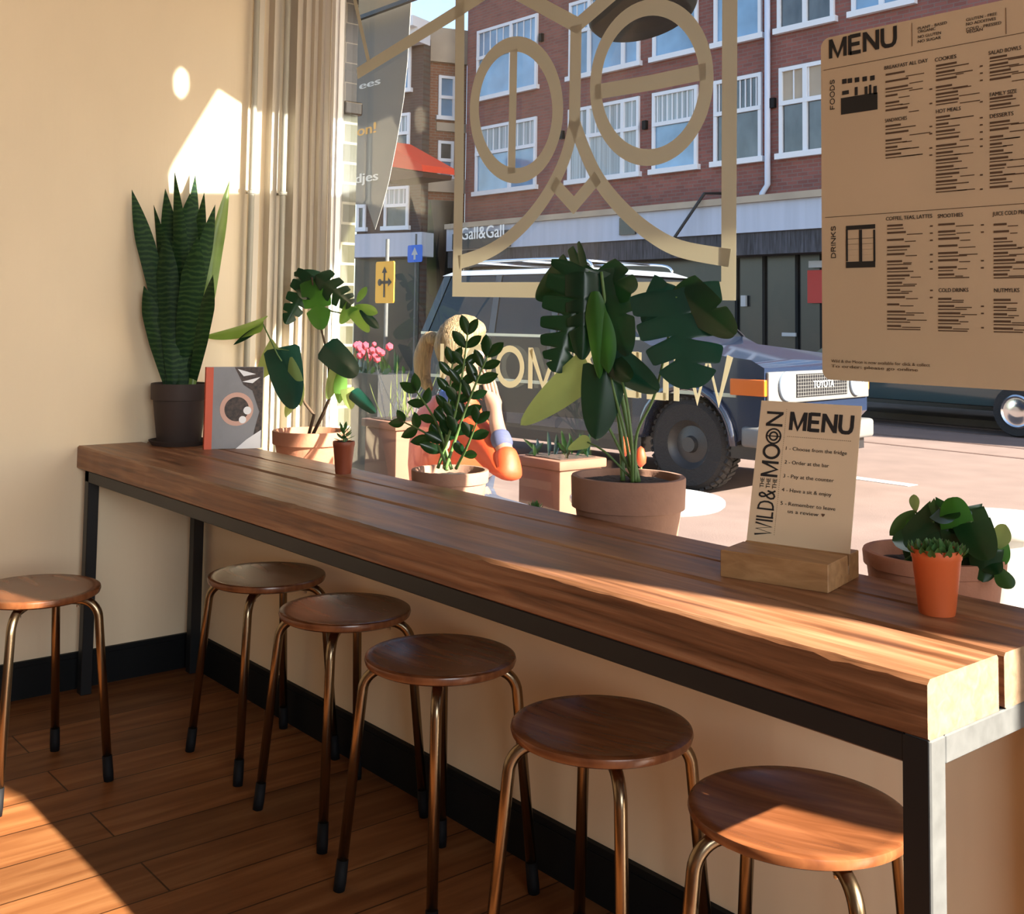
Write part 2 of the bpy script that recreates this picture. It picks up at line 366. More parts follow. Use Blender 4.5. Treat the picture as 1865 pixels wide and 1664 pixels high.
def leaf_bm(base, tip, width, hint, shape='oval', notch=(), cup=.15, droop=.12, nu=22, nv=8, wave=0, twist=0, bm=None):
    base, tip = Vector(base), Vector(tip); ax = tip-base; L = ax.length; ax.normalize()
    hint = Vector(hint); side = ax.cross(hint).normalized(); nr = side.cross(ax).normalized()
    if notch: nu, nv = 84, 9
    bm = bm or BM(); rows = []
    for i in range(nu+1):
        s = i/nu; row = []
        if shape == 'oval': w = math.sin(PI*min(1, s*.97+.03))**.75
        elif shape == 'heart': w = (min(1, s/.07)**.6)*(math.cos(PI/2*s)**.62)*(1.0-.1*(1-s))*1.02 if s < 1 else 0
        elif shape == 'lance': w = (min(1, (s+.03)/.3)**.5)*(1-s)**.55*1.15
        elif shape == 'blade': w = (.45+.55*min(1, s/.45))*(1 if s < .72 else max(0, 1-((s-.72)/.28)**1.6))
        w = max(w, .004)
        for j in range(-nv, nv+1):
            t = j/nv; ww = w*width/2
            for (sn, dp, hw, sd) in notch:
                if (sd >= 0 and t > 0) or (sd <= 0 and t < 0): ww *= 1-dp*math.exp(-((s-sn)/(hw*.62))**2)
            a = s*L
            if shape == 'heart': a += -abs(t)*ww*.55*(1-s)**2 + abs(t)*ww*.18*s
            if notch: a += abs(t)*ww*.22
            tw = twist*s; sd2 = side*math.cos(tw)+nr*math.sin(tw); n2 = nr*math.cos(tw)-side*math.sin(tw)
            p = base+ax*a+sd2*(t*ww)+n2*(cup*abs(t)**1.5*ww+wave*ww*math.sin(s*14+t*2)*abs(t))+nr*(-droop*L*(s*s)+droop*L*s)
            row.append(bm.verts.new(p))
        rows.append(row)
    for a, b in zip(rows, rows[1:]):
        for j in range(2*nv): bm.faces.new((a[j], a[j+1], b[j+1], b[j]))
    return bm
def copy_tree(o, parent=None):
    c = o.copy(); C.objects.link(c); c.parent = parent if parent else None
    for ch in list(o.children): 
        k = copy_tree(ch, c)
    return c
def potparts(t, r, h, m, rimh=.28, base=.74, rimout=.09, soilz=.86, name='pot'):
    """tapered flower pot with a thick rolled rim, open at the top"""
    rb = r*base; rn = r*(1-rimout); zr = h*(1-rimh); bm = BM()
    lathe(bm, [(0, 0), (rb*.96, 0), (rb, .004), (rn, zr), (r*.985, zr+.002), (r, h-.004), (r*.985, h), (r*.9, h), (r*.88, h-.006), (rn*.86, h*.5), (0, h*.5)], 56)
    p = new(name, bm, m, t, 'angle')
    bm = BM(); n = 40
    lathe(bm, [(r*.895, h*soilz-.002), (r*.6, h*soilz+.004), (r*.3, h*soilz), (0, h*soilz+.006)], n)
    for v in bm.verts: v.co.z += rnd.uniform(-.002, .002)
    new('soil', bm, m_soil, t, True)
    return p

# =================================================================== THE ROOM
HT, TH, YF, YB, XR = .7895, .0741, -.4313, .028, 3.031
GY = .40                                # glass plane
SILL = .655
bm = BM(); box(bm, -.3, 8.2, -5.6, .36, -.1, 0); struct(new('floor', bm, m_floor))
bm = BM(); box(bm, -.3, 8.2, -5.6, .6, 3.6, 3.75); struct(new('ceiling', bm, m_ceil))
bm = BM(); box(bm, -.3, 0, -5.6, .46, -.1, 3.6); struct(new('wall_left', bm, m_wall))
bm = BM(); box(bm, 0, 8.2, -5.75, -5.6, -.1, 3.6); struct(new('wall_rear', bm, m_rearw))
bm = BM()                               # right wall with its window opening
box(bm, 8.0, 8.2, -5.6, -4.0, 0, 3.6); box(bm, 8.0, 8.2, -1.2, .46, 0, 3.6); box(bm, 8.0, 8.2, -4.0, -1.2, 0, 1.0); box(bm, 8.0, 8.2, -4.0, -1.2, 3.2, 3.6)
struct(new('wall_right', bm, m_rearw))
bm = BM()                               # wall under the window, pier beside it, lintel above
box(bm, 0, 3.35, 0, .46, 0, SILL-.03); box(bm, 3.35, 5.11, .36, .46, 0, 3.6)
box(bm, 0, 3.35, .02, .46, 3.2, 3.6); box(bm, 5.11, 8.0, .36, .46, 3.45, 3.6)
struct(new('wall_window', bm, m_wall))
bm = BM(); box(bm, 0, 3.35, .001, .46, SILL-.03, SILL); struct(new('trim_1', bm, mat('window_sill', (.36, .32, .26), .5, noise=(6, .05, (1, 1, 1)))))
bm = BM(); box(bm, 0, 3.35, -.014, 0, 0, .116); box(bm, 0, 3.35, -.017, -.014, 0, .1); struct(new('baseboard_window', bm, m_black))
bm = BM(); box(bm, 0, .014, -5.6, -.014, 0, .116); box(bm, .014, .017, -5.6, -.017, 0, .1); struct(new('baseboard_left', bm, m_black))

# shop window: frame > jambs, glass
win = thing('window_1', 'tall shop window with stepped painted frame', 'window'); win['kind'] = 'structure'
bm = BM()
for x0, x1, y0, y1 in ((0, .012, .165, .2), (0, .045, .225, .252), (0, .028, .252, .30), (0, .085, .30, .322), (0, .11, .322, .345), (0, .135, .345, .36), (0, .165, .36, .372)):
    box(bm, x0, x1, y0, y1, SILL, 3.2)
new('frame', bm, m_frame, win)
bm = BM(); box(bm, 0, .24, .372, .412, SILL, 3.2); box(bm, .235, .25, .385, .410, SILL, 3.2)
box(bm, .25, 3.35, .385, .44, SILL, SILL+.03); box(bm, .25, 3.35, .385, .44, 3.12, 3.2); box(bm, 3.28, 3.35, .372, .46, SILL, 3.2)
bm2 = BM(); box(bm2, .215, .22, .366, .3722, SILL, 3.2); new('frame_bead', bm2, m_frame, win)
new('frame', bm, m_framew, win)
bm = BM(); box(bm, .25, 3.28, GY+.004, GY+.010, SILL+.03, 3.12); new('glass', bm, m_glass, win)
for k, (x, y, r) in enumerate(((.035, .155, .011), (.075, .262, .011))):
    t = thing('heating_pipe', ['thin vertical painted pipe nearest the cream wall, beside the window', 'thin vertical painted pipe standing against the window frame'][k], 'pipe', (x, y, SILL), group='vertical pipes in the window corner')
    bm = BM(); tube(bm, [(0, 0, 0), (0, 0, 2.5)], r, 16); new('pipe', bm, m_pipe, t, True)
    bm = BM(); lathe(bm, [(r, 1.02), (r+.005, 1.022), (r+.005, 1.034), (r, 1.036)], 16); box(bm, -.05 if k == 0 else -.075, 0, -.003, .003, 1.024, 1.032); new('clip', bm, m_pipe, t)
# door beside the pier, letting the sun in
t = thing('door_1', 'glazed entrance door beyond the pier', 'door'); t['kind'] = 'structure'
bm = BM(); box(bm, 5.11, 5.16, .37, .43, 0, 3.45); box(bm, 7.9, 8.0, .37, .43, 0, 3.45); box(bm, 5.16, 7.9, .37, .43, 3.4, 3.45); new('frame', bm, m_framew, t)

# =================================================================== WINDOW FILM (logo and lettering on the glass)
GP = lambda u, v: at(u, v, GY)
NG = Vector((0, -1, 0))
lg = thing('window_logo', 'large cream frosted line drawing of two round eyes on the shop window', 'window decal', (1.5, GY, 1.3))
film_n = [0]
def film(name, px, w, closed=False):
    film_n[0] += 1; bm = BM(); ribbon(bm, [GP(*p)-Vector((0, .0002*film_n[0], 0)) for p in px], w, NG, .00015, closed)
    o = new(name, bm, m_frost, None); o.parent = lg; o.matrix_parent_inverse = Matrix.Translation(-Vector(lg.location)); return o
def ell(cx, cy, rx, ry, n=64, sk=0): return [(cx+rx*math.cos(2*PI*k/n)+sk*math.sin(2*PI*k/n), cy+ry*math.sin(2*PI*k/n)) for k in range(n)]
def smooth(pts, k=6):
    out = []
    P = [pts[0]]+list(pts)+[pts[-1]]
    for i in range(1, len(P)-2):
        for j in range(k):
            t = j/k; a, b, c, d = P[i-1], P[i], P[i+1], P[i+2]
            out.append(tuple(.5*((2*b[q])+(-a[q]+c[q])*t+(2*a[q]-5*b[q]+4*c[q]-d[q])*t*t+(-a[q]+3*b[q]-3*c[q]+d[q])*t**3) for q in range(len(b))))
    out.append(pts[-1]); return out
film('frame_line', [(839, -180), (836, 330), (832, 527), (1327, 530), (1330, -180)], .048)
film('eye_ring', ell(940, 200, 76, 120), .046, True)
film('eye_ring', ell(1186, 150, 101, 137, sk=-6), .044, True)
film('eye_bar', [(936, 90), (932, 316)], .034)
film('eye_bar', [(1084, 168), (1190, 150), (1286, 130)], .042)
film('brow_line', [(651, 134), (832, 22), (960, -62), (960, -180)], .044)
film('brow_line', [(640, -30), (672, 112)], .02)
film('brow_line', [(930, -20), (1052, 46), (1130, -22)], .044)
film('nose_line', [(1050, 46), (1047, 232)], .046)
film('cheek_line', smooth([(1047, 222), (1031, 285), (1003, 345), (965, 398), (920, 440), (878, 464), (836, 478)]), .044)
film('cheek_line', smooth([(1047, 222), (1066, 275), (1092, 328), (1132, 378), (1182, 422), (1240, 453), (1330, 470)]), .044)
film('nose_tip', [(1008, 332), (1046, 374), (1090, 322)], .04)
wl = thing('window_lettering', 'row of pale mirrored capital letters along the window below the logo', 'lettering', (1.5, GY-.002, 1.03))
for s_, x_, w_, h_, dz in (('WILD', .562, .40, .118, 0), ('&', .135, .105, .118, 0), ('THE', .02, .055, .033, .084), ('THE', .02, .055, .033, .042), ('THE', .02, .055, .033, 0), ('MOON', -.05, .56, .118, 0)):
    new('letters', block_bm(s_, (x_, 0, dz), (-1, 0, 0), (0, 0, 1), h_, w_, .16), m_letter, wl)

# =================================================================== COUNTER
ct = thing('window_counter', 'long reclaimed timber counter on a dark steel frame under the window', 'counter', (1.5, -.2, 0))
def child(o): o.parent = ct; o.matrix_parent_inverse = Matrix.Translation(-Vector(ct.location)); return o
def board(y0a, y0b, y1a, y1b, seed, x1=XR):
    """rough-sawn board; y edges may run slightly askew"""
    r = random.Random(seed); bm = BM(); n = 110; rows = []
    x0 = 0.003
    for i in range(n+1):
        f = i/n; x = x0+(x1-x0)*f; ya = y0a+(y0b-y0a)*f; yb = y1a+(y1b-y1a)*f
        c = .004+.003*r.random(); w = .0018*math.sin(x*7+seed)+.0012*r.uniform(-1, 1)
        dent = .0035 if r.random() < .05 else 0
        zt, zb = HT, HT-TH
        rows.append([bm.verts.new(p) for p in ((x, ya+w*.6, zb+.003), (x, ya+w, zb+.02), (x, ya+w*.8, zt-c-dent), (x, ya+w+c+dent*.8, zt), (x, (ya+yb)/2, zt+.0004*r.uniform(-1, 1)), (x, yb-.004, zt), (x, yb, zt-.004), (x, yb, zb), (x, ya+.004, zb))])
    for a, b in zip(rows, rows[1:]):
        m = len(a)
        for k in range(m): bm.faces.new((a[k], a[(k+1) % m], b[(k+1) % m], b[k]))
    bm.faces.new(rows[0][::-1]); f = bm.faces.new(rows[-1]); f.material_index = 1
    return child(new('board', bm, [m_beam, m_end], None, 'angle'))
board(YF-.004, YF, -.213, -.252, 3)
board(-.200, -.239, -.0865, -.1015, 8, XR+.002)
board(-.083, -.098, YB, YB, 12, XR-.001)
SW = .036
def sbar(x0, x1, y0, y1, z0, z1, name='frame_bar', m=m_steelb):
    bm = BM(); box(bm, x0, x1, y0, y1, z0, z1); bevel(bm, .002, 1); return child(new(name, bm, m))
zt = HT-TH-.001; zb = zt-SW
sbar(.06, XR-SW, YF+.004, YF+.004+SW, zb, zt); sbar(.06, XR-SW, -.02-SW, -.02, zb, zt)
sbar(XR-SW, XR+.001, YF+.004+SW, -.02-SW, zb, zt, m=m_steelg); sbar(.06, .06+SW, YF+.004+SW, -.02-SW, zb, zt)
for x in (.06, XR-SW):
    for y in (YF+.004, -.02-SW):
        sbar(x, x+SW+(.001 if x > 1 else 0), y, y+SW, 0.0, zt if x > 1 else zt, 'leg', m_steelb if not (x > 1 and y < -.2) else m_steelg)
bm = BM(); box(bm, XR-SW-.0008, XR-.002, YF+.0032, YF+.0055, .002, zt-.001); child(new('leg_shade', bm, m_steelb))  # dark sheet painting the shaded front of the paler leg

# =================================================================== STOOLS
def make_stool():
    t = thing('stool', 'x', 'stool', (0, 0, 0), group='round bentwood stools under the counter')
    R = .165; bm = BM()
    lathe(bm, [(0, .4935), (R*.55, .4945), (R*.86, .4975), (R*.96, .5), (R*.99, .498), (R, .492), (R*.985, .484), (R*.93, .479), (0, .478)], 72)
    new('seat', bm, m_seat, t, 'angle')
    for k in range(4):
        a = PI/4+k*PI/2; c, s = math.cos(a), math.sin(a); P = []
        for i in range(9):
            th = i/8*PI/2*.97
            P.append((c*(.118+.05*math.sin(th)), s*(.118+.05*math.sin(th)), .418+.05*math.cos(th)))
        pts = [(c*.03, s*.03, .468)]+P+[(c*.207, s*.207, .02)]
        bm = BM(); tube(bm, pts, .0115, 16); l = new('leg', bm, m_leg, t, True)
        d = Vector((c*(.207-.168), s*(.207-.168), -.4)).normalized()
        p = Vector((c*.207, s*.207, .02)); bm = BM(); tube(bm, [p-d*.045, p+d*.002, (c*.2095, s*.2095, .0)], [.0128, .0135, .0125], 16)
        new('foot', bm, m_rubber, l, True)
        q = Vector((c*.112, s*.112, .4515)); bm = BM(); lathe(bm, [(0, -.003), (.004, -.002), (.005, .003), (0, .004)], 10, q); new('screw', bm, m_screw, l)
    return t
first = make_stool()
spots = [(.674, -.765, .15, 'round stool standing alone by the left wall with sun across its seat'),
         (.885, -.195, 0, 'bentwood stool under the counter nearest the room corner, with a pale sheen on its seat'),
         (1.335, -.215, .03, 'second stool from the corner in the row under the counter, pink-grey sheen on the seat'),
         (1.79, -.255, .1, 'middle stool of the row under the counter, reddish brown seat'),
         (2.305, -.275, .2, 'very dark seated stool, second from the right end of the counter'),
         (2.735, -.285, .32, 'stool at the right end of the counter with bright sunlight across half its seat')]
for k, (x, y, a, lab) in enumerate(spots):
    o = first if k == 0 else copy_tree(first)
    o.location = (x, y, 0); o.rotation_euler = (0, 0, a); o['label'] = lab

# =================================================================== POTS AND PLANTS
def P2(u, v, y): return at(u, v, y)
def local(t, p): return Vector(p)-Vector(t.location)
def tip_leaf(t, b, e, w, hint, m, name='leaf', **k):
    return new(name, leaf_bm(local(t, b), local(t, e), w, hint, **k), m, t, True)
def tube_part(t, name, pts, r, m, n=8):
    bm = BM(); tube(bm, [local(t, p) for p in pts], r, n); return new(name, bm, m, t, True)
TOCAM = lambda p: (EYE-Vector(p)).normalized()

# snake plant on the counter
t = thing('potted_snake_plant', 'tall dark green snake plant in a charcoal pot against the left wall', 'potted plant', (.135, -.14, HT))
potparts(t, .098, .2, m_pdark, soilz=.9)
bm = BM(); lathe(bm, [(0, 0), (.088, 0), (.1, .016), (.094, .016), (.082, .006), (0, .006)], 40)
sc_ = new('saucer', bm, m_pdark, t, 'angle'); 
for ch in t.children:
    if ch.name.startswith(('pot', 'soil')): ch.location.z = .0065
BL = [((318, 690), (240, 345), -.29, .040, -.14), ((325, 690), (292, 345), -.17, .042, .1), ((345, 690), (346, 352), -.11, .058, .0), ((338, 690), (318, 312), -.19, .03, .5),
      ((362, 690), (392, 372), -.13, .036, -.3), ((350, 690), (372, 350), -.05, .034, .3), ((333, 700), (266, 375), -.21, .03, .6),
      ((326, 700), (262, 520), -.26, .038, .2), ((340, 700), (300, 330), -.06, .036, -.4), ((352, 690), (360, 430), -.18, .05, .1), ((318, 690), (300, 420), -.21, .045, .3),
      ((372, 670), (388, 500), -.18, .03, .4)]
base0 = Vector((.135, -.14, HT+.18))
for k, ((bu, bv), (tu, tv), y, w, tw) in enumerate(BL):
    b = base0+Vector((math.cos(k*2.4)*.035, math.sin(k*2.4)*.035, 0)); e = P2(tu, tv, y)
    e.x = max(e.x, .02)
    h = TOCAM((b+e)/2)+Vector((tw*.6, -tw*.6, 0))
    bm = leaf_bm(local(t, b), local(t, e), w*1.6, -h, 'blade', cup=.18, droop=.03, nu=26, nv=4, wave=.08, twist=tw)
    new('leaf', bm, m_snake, t, True)
b = base0+Vector((.03, .02, 0)); 
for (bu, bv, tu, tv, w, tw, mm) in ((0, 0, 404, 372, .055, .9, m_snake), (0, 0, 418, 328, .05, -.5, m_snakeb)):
    e = P2(tu, tv, -.02); bm = leaf_bm(local(t, b), local(t, e), w, -TOCAM(e), 'blade', cup=.3, droop=.05, nu=26, nv=4, twist=tw, wave=.1); new('leaf', bm, mm, t, True)
    b = b+Vector((.01, .0, 0))

# cookbook
bk = thing('cookbook', 'cookbook with an orange spine and a bowl photographed on its grey cover', 'book', (.325, -.135, HT))
u = Vector((.055, .175, 0)).normalized(); n_ = Vector((u.y, -u.x, 0)); Z = Vector((0, 0, 1)); bw, bh, bt = .186, .268, .026
m_spine = mat('orange_spine', (.55, .08, .03), .5); m_cover = mat('grey_cover', (.20, .20, .22), .35, noise=(9, .12, (1, 1, 1))); m_pages = mat('pages', (.75, .72, .65), .9)
def obox(bm, O, U, V, N, w, h, d): prism(bm, [(0, 0), (w, 0), (w, h), (0, h)], O, U, V, N*d)
bm = BM(); obox(bm, -n_*0+Vector((0, 0, .001)), u, Z, n_, bw, bh, .002); cv = new('cover', bm, m_cover, bk)
bm = BM(); obox(bm, -n_*bt, u, Z, n_, bw, bh, .002); new('cover', bm, m_cover, bk)
bm = BM(); obox(bm, u*.003-n_*(bt-.002)+Z*.003, u, Z, n_, bw-.008, bh-.006, bt-.002); new('pages', bm, m_pages, bk)
bm = BM(); obox(bm, -u*.002-n_*bt, u, Z, n_, .003, bh, bt+.003); obox(bm, n_*.0021, u, Z, n_, .022, bh, .0006); new('spine', bm, m_spine, bk)
fo = n_*.0026
def disc(c, r, k=32, y=1): return [(c[0]+r*math.cos(2*PI*i/k), c[1]+r*y*math.sin(2*PI*i/k)) for i in range(k)]
bm = BM(); prism(bm, disc((.10, .13), .055), fo, u, Z, n_*.0004); new('cover_picture', bm, mat('bowl_pink', (.55, .33, .27), .5), cv)
bm = BM(); prism(bm, disc((.10, .13), .040), fo+n_*.0004, u, Z, n_*.0003)
prism(bm, [(.09, .268), (.184, .268), (.184, .03), (.15, .0), (.16, .06), (.175, .12), (.15, .19), (.12, .21)], fo, u, Z, n_*.0003); new('cover_picture', bm, mat('bowl_dark', (.035, .02, .016), .5, noise=(90, .9, (1, 1, 1))), cv)
bm = BM()
for c, r in (((.135, .125), .013), ((.12, .095), .012)): prism(bm, disc(c, r), fo+n_*.0008, u, Z, n_*.0003)
prism(bm, [(.10, .262), (.16, .245), (.12, .238)], fo+n_*.0008, u, Z, n_*.0003); prism(bm, [(.115, .22), (.175, .235), (.15, .215)], fo+n_*.0008, u, Z, n_*.0003)
prism(bm, [(.10, .0), (.135, .03), (.182, .06), (.182, .0)], fo+n_*.0008, u, Z, n_*.0003); new('cover_picture', bm, mat('cover_white', (.75, .76, .8), .5), cv)

# left terracotta pot with a climbing plant
t = thing('potted_monstera', 'leafy plant with pale leaves in a sunlit terracotta pot left on the sill', 'potted plant', (.435, .195, SILL))
potparts(t, .128, .19, m_terra, rimh=.24, base=.7)
B = Vector((.43, .19, SILL+.165))
J1 = P2(556, 735, .19); J2 = P2(600, 725, .2)
tube_part(t, 'stem', [B, P2(572, 755, .19), J1, P2(540, 700, .17), P2(530, 655, .16)], [.006, .006, .005, .004, .003], m_bark)
tube_part(t, 'stem', [B+Vector((.02, 0, 0)), P2(590, 750, .2), J2, P2(598, 650, .2), P2(575, 560, .2), P2(568, 505, .19)], [.006, .006, .005, .004, .003, .003], m_bark)
tube_part(t, 'stem', [P2(540, 700, .17), P2(505, 645, .12), P2(478, 588, .08)], .0025, m_stem)
tube_part(t, 'stem', [J2, P2(615, 690, .2), P2(618, 640, .2)], .003, m_stem)
tube_part(t, 'stem', [P2(575, 560, .2), P2(620, 570, .22), P2(645, 560, .24)], .0025, m_stem)
NM = [(.2, .6, .035, 0), (.4, .78, .035, 0), (.6, .75, .035, 0), (.78, .6, .03, 0)]
def lf(t, b, e, y0, y1, w, m, shape='heart', hint=None, dx=(0, 0), **k):
    pb, pe = P2(b[0], b[1], y0), P2(e[0], e[1], y1); h = -TOCAM(pb) if hint is None else Vector(hint)
    return tip_leaf(t, pb, pe, w, h, m, shape=shape, **k)
lf(t, (567, 500), (520, 590), .19, .13, .11, m_mon, notch=NM, cup=.35, droop=.2)
lf(t, (572, 508), (585, 600), .2, .15, .11, m_monb, notch=[(.5, .5, .04, 0)], cup=.2, droop=.2)
lf(t, (575, 500), (640, 555), .2, .2, .10, m_mon, notch=NM, cup=.5, droop=.35)
lf(t, (560, 490), (560, 545), .21, .16, .10, m_mon, notch=NM[:2], cup=.25, droop=.3)
lf(t, (480, 584), (372, 612), .08, .0, .075, m_green, cup=.3, droop=.18, hint=(-.5, .6, -.55))
lf(t, (478, 592), (425, 628), .08, .04, .022, m_mon, shape='oval', cup=.3, droop=.1)
lf(t, (512, 632), (535, 745), .14, .10, .135, m_mon2, cup=.25, droop=.22)
lf(t, (508, 634), (468, 692), .13, .12, .09, m_monl, cup=.3, droop=.2)
lf(t, (530, 650), (548, 740), .15, .14, .05, m_monl, shape='oval', cup=.3, droop=.2)
lf(t, (590, 628), (650, 684), .17, .16, .10, m_mon2, cup=.3, droop=.3)
lf(t, (618, 665), (596, 728), .2, .18, .06, m_monl, cup=.2, droop=.2)
lf(t, (622, 670), (618, 735), .2, .2, .045, m_green, shape='oval', cup=.2, droop=.2)
lf(t, (640, 712), (684, 752), .21, .2, .05, m_mon2, cup=.3, droop=.2)
lf(t, (632, 708), (640, 745), .21, .2, .05, m_monl, cup=.2, droop=.2)
lf(t, (640, 560), (672, 605), .23, .22, .05, m_green, cup=.2, droop=.2)
lf(t, (640, 558), (620, 590), .22, .2, .05, m_green, cup=.2, droop=.2)
lf(t, (648, 556), (688, 570), .24, .24, .035, m_green, shape='oval', cup=.2, droop=.2)
lf(t, (650, 550), (668, 522), .24, .24, .025, m_green, shape='oval', cup=.2, droop=.2)
lf(t, (655, 565), (690, 598), .24, .23, .03, m_mon2, shape='oval', cup=.2, droop=.2)
lf(t, (535, 720), (520, 760), .15, .12, .03, m_monl, shape='oval', cup=.2, droop=.2)

# small brown pot succulent
def little_succulent(name, label, cat, loc, r, h, m, n, hh, leafr, seed, spread=1.0, mleaf=None):
    t = thing(name, label, cat, loc); potparts(t, r, h, m, rimh=.16, base=.72, rimout=.05, soilz=.93)
    rr = random.Random(seed); stem = BM(); tube(stem, [(0, 0, h*.9), (0, 0, h*.93+hh*.8)], .0022, 6); new('stem', stem, m_stem, t)
    for k in range(n):
        a = k*2.399; f = k/n; z = h*.93+hh*(f*.9); el = .25+f*.9+rr.uniform(-.15, .15); L = leafr*(1.15-.45*f)*spread
        b = Vector((math.cos(a)*.002, math.sin(a)*.002, z)); e = b+Vector((math.cos(a)*math.cos(el), math.sin(a)*math.cos(el), math.sin(el)))*L
        new('leaf', leaf_bm(b, e, L*.42, (0, 0, -1), 'oval', cup=.25, droop=-.12, nu=6, nv=2), mleaf or m_succ, t, True)
    return t
little_succulent('potted_succulent', 'tiny spiky succulent in a small dark brown pot on the counter by the left plant', 'potted plant', (1.054, -.056, HT), .031, .09, m_rust, 16, .05, .032, 3)

# zz plant
ZY = .155
t = thing('potted_zz_plant', 'dark zz plant in a weathered terracotta pot in front of the person outside', 'potted plant', tuple(P2(820, 845, ZY).xy)+(SILL,))
potparts(t, .108, .155, m_terrad, rimh=.22, base=.82, rimout=.07)
ZB = P2(815, 840, ZY)
for (pts, y1, n) in (([(822, 830), (832, 740), (852, 606)], .15, 7), ([(805, 832), (790, 800), (735, 768)], .1, 4), ([(812, 832), (795, 770), (758, 712)], .12, 4),
                     ([(828, 832), (850, 740), (888, 648)], .2, 6), ([(835, 835), (852, 810), (868, 770)], .15, 3), ([(822, 832), (815, 760), (824, 660)], .17, 6)):
    q = smooth([tuple(ZB+Vector((rnd.uniform(-.03, .03), rnd.uniform(-.03, .03), -.02)))]+[tuple(P2(a, b, ZY+(y1-ZY)*(i+1)/3)) for i, (a, b) in enumerate(pts[1:])], 8)
    q = [Vector(p) for p in q]; L = len(q)
    st = tube_part(t, 'stem', q, [.0052*(1-.65*i/L) for i in range(L)], m_stem, 7)
    for k in range(n):
        f = .3+.68*k/max(1, n-1); i = min(L-2, int(f*(L-1))); p = q[i].lerp(q[i+1], f*(L-1)-i); d = (q[i+1]-q[i]).normalized()
        s = d.cross(TOCAM(p)).normalized()
        for sg in (-1, 1):
            dirn = (d*.75+s*sg*.75+TOCAM(p)*rnd.uniform(-.3, .35)).normalized()
            if k == n-1: dirn = (d+s*sg*.45).normalized()
            ln = rnd.uniform(.052, .066)
            new('leaflet', leaf_bm(local(t, p), local(t, p+dirn*ln), ln*.48, -TOCAM(p)+dirn.cross(s)*.3, 'oval', cup=.3, droop=.12, nu=7, nv=3), m_zz, t, True)

# tiny succulent on the sill
t = thing('tiny_succulent', 'tiny grey-green succulent just showing behind the counter edge', 'potted plant', tuple(P2(975, 912, .11).xy)+(SILL,))
potparts(t, .032, .10, m_terrad, rimh=.2)
for k in range(22):
    a = k*2.4; el = .2+.06*k; b = Vector((0, 0, .1)); e = b+Vector((math.cos(a)*math.cos(el), math.sin(a)*math.cos(el), math.sin(el)))*.03
    new('leaf', leaf_bm(b, e, .011, (0, 0, -1), 'lance', cup=.3, nu=5, nv=2), m_succ, t, True)

# big monstera
MY = .165
t = thing('potted_monstera', 'large dark monstera with split leaves in a weathered terracotta pot, centre of the sill', 'potted plant', tuple(P2(1144, 905, MY).xy)+(SILL,))
potparts(t, .133, .215, m_terrad, rimh=.34, base=.78, rimout=.08, soilz=.93)
S0 = P2(1150, 868, MY)
def stem(pts, r=.0042):
    q = smooth([tuple(S0+Vector((rnd.uniform(-.02, .02), rnd.uniform(-.02, .02), -.01)))]+[tuple(P2(a, b, y)) for a, b, y in pts], 7)
    tube_part(t, 'stem', q, [r*(1-.4*i/len(q)) for i in range(len(q))], m_stem)
stem([(1128, 770, .16), (1100, 640, .16), (1072, 490, .15)], .006); stem([(1140, 760, .16), (1112, 620, .17), (1095, 495, .17)], .006)
stem([(1160, 790, .17), (1195, 710, .18), (1232, 540, .19)]); stem([(1120, 800, .14), (1090, 740, .12), (1072, 672, .12)])
stem([(1140, 800, .13), (1120, 720, .13), (1105, 655, .13)]); stem([(1150, 800, .13), (1135, 700, .13), (1110, 655, .14)]); stem([(1110, 830, .13), (1090, 815, .12), (1070, 805, .12)], .003)
N5 = [(.14, .4, .03, 0), (.30, .72, .03, 0), (.46, .78, .03, 0), (.61, .78, .03, 0), (.76, .7, .028, 0), (.88, .5, .02, 0)]
lf(t, (1066, 488), (1012, 678), .14, .08, .185, m_mon, notch=N5, cup=.3, droop=.1)
lf(t, (1070, 482), (976, 545), .15, .13, .13, m_mon, notch=N5[:3], cup=.4, droop=.35)
lf(t, (1064, 495), (1060, 655), .13, .10, .10, m_mon, notch=N5[1:4], cup=.45, droop=.1)
lf(t, (1092, 492), (1142, 648), .18, .15, .12, m_mon, notch=[(.3, .55, .04, 1), (.5, .4, .03, 0)], cup=.35, droop=.12)
lf(t, (1090, 490), (1150, 535), .19, .17, .10, m_mon, notch=[(.4, .6, .05, 0)], cup=.4, droop=.5)
lf(t, (1084, 530), (1092, 690), .14, .09, .055, m_monb, shape='lance', cup=.5, droop=.06)
lf(t, (1098, 560), (1108, 680), .15, .10, .05, m_monb, shape='oval', cup=.4, droop=.08)
lf(t, (1228, 528), (1262, 706), .19, .15, .225, m_mon2, notch=[(.24, .55, .03, -1), (.26, .8, .04, 1), (.44, .72, .035, -1), (.50, .82, .045, 1), (.66, .7, .03, -1), (.74, .7, .03, 1)], cup=.12, droop=.06)
lf(t, (1232, 520), (1338, 610), .20, .18, .10, m_mon, notch=[(.5, .5, .04, 1)], cup=.35, droop=.3)
lf(t, (1215, 515), (1172, 590), .19, .17, .075, m_mon2, notch=[(.6, .5, .05, 0)], cup=.25, droop=.2)
lf(t, (1074, 668), (948, 774), .12, .05, .095, m_monl, cup=.22, droop=.1)
lf(t, (1102, 672), (1085, 800), .12, .07, .115, m_mon, cup=.22, droop=.1)
lf(t, (1108, 650), (1200, 712), .13, .12, .085, m_mon2, cup=.3, droop=.22)
lf(t, (1106, 655), (1150, 690), .13, .08, .06, m_mon, cup=.3, droop=.2)
lf(t, (1074, 800), (1034, 818), .12, .1, .035, m_monl, shape='lance', cup=.2)

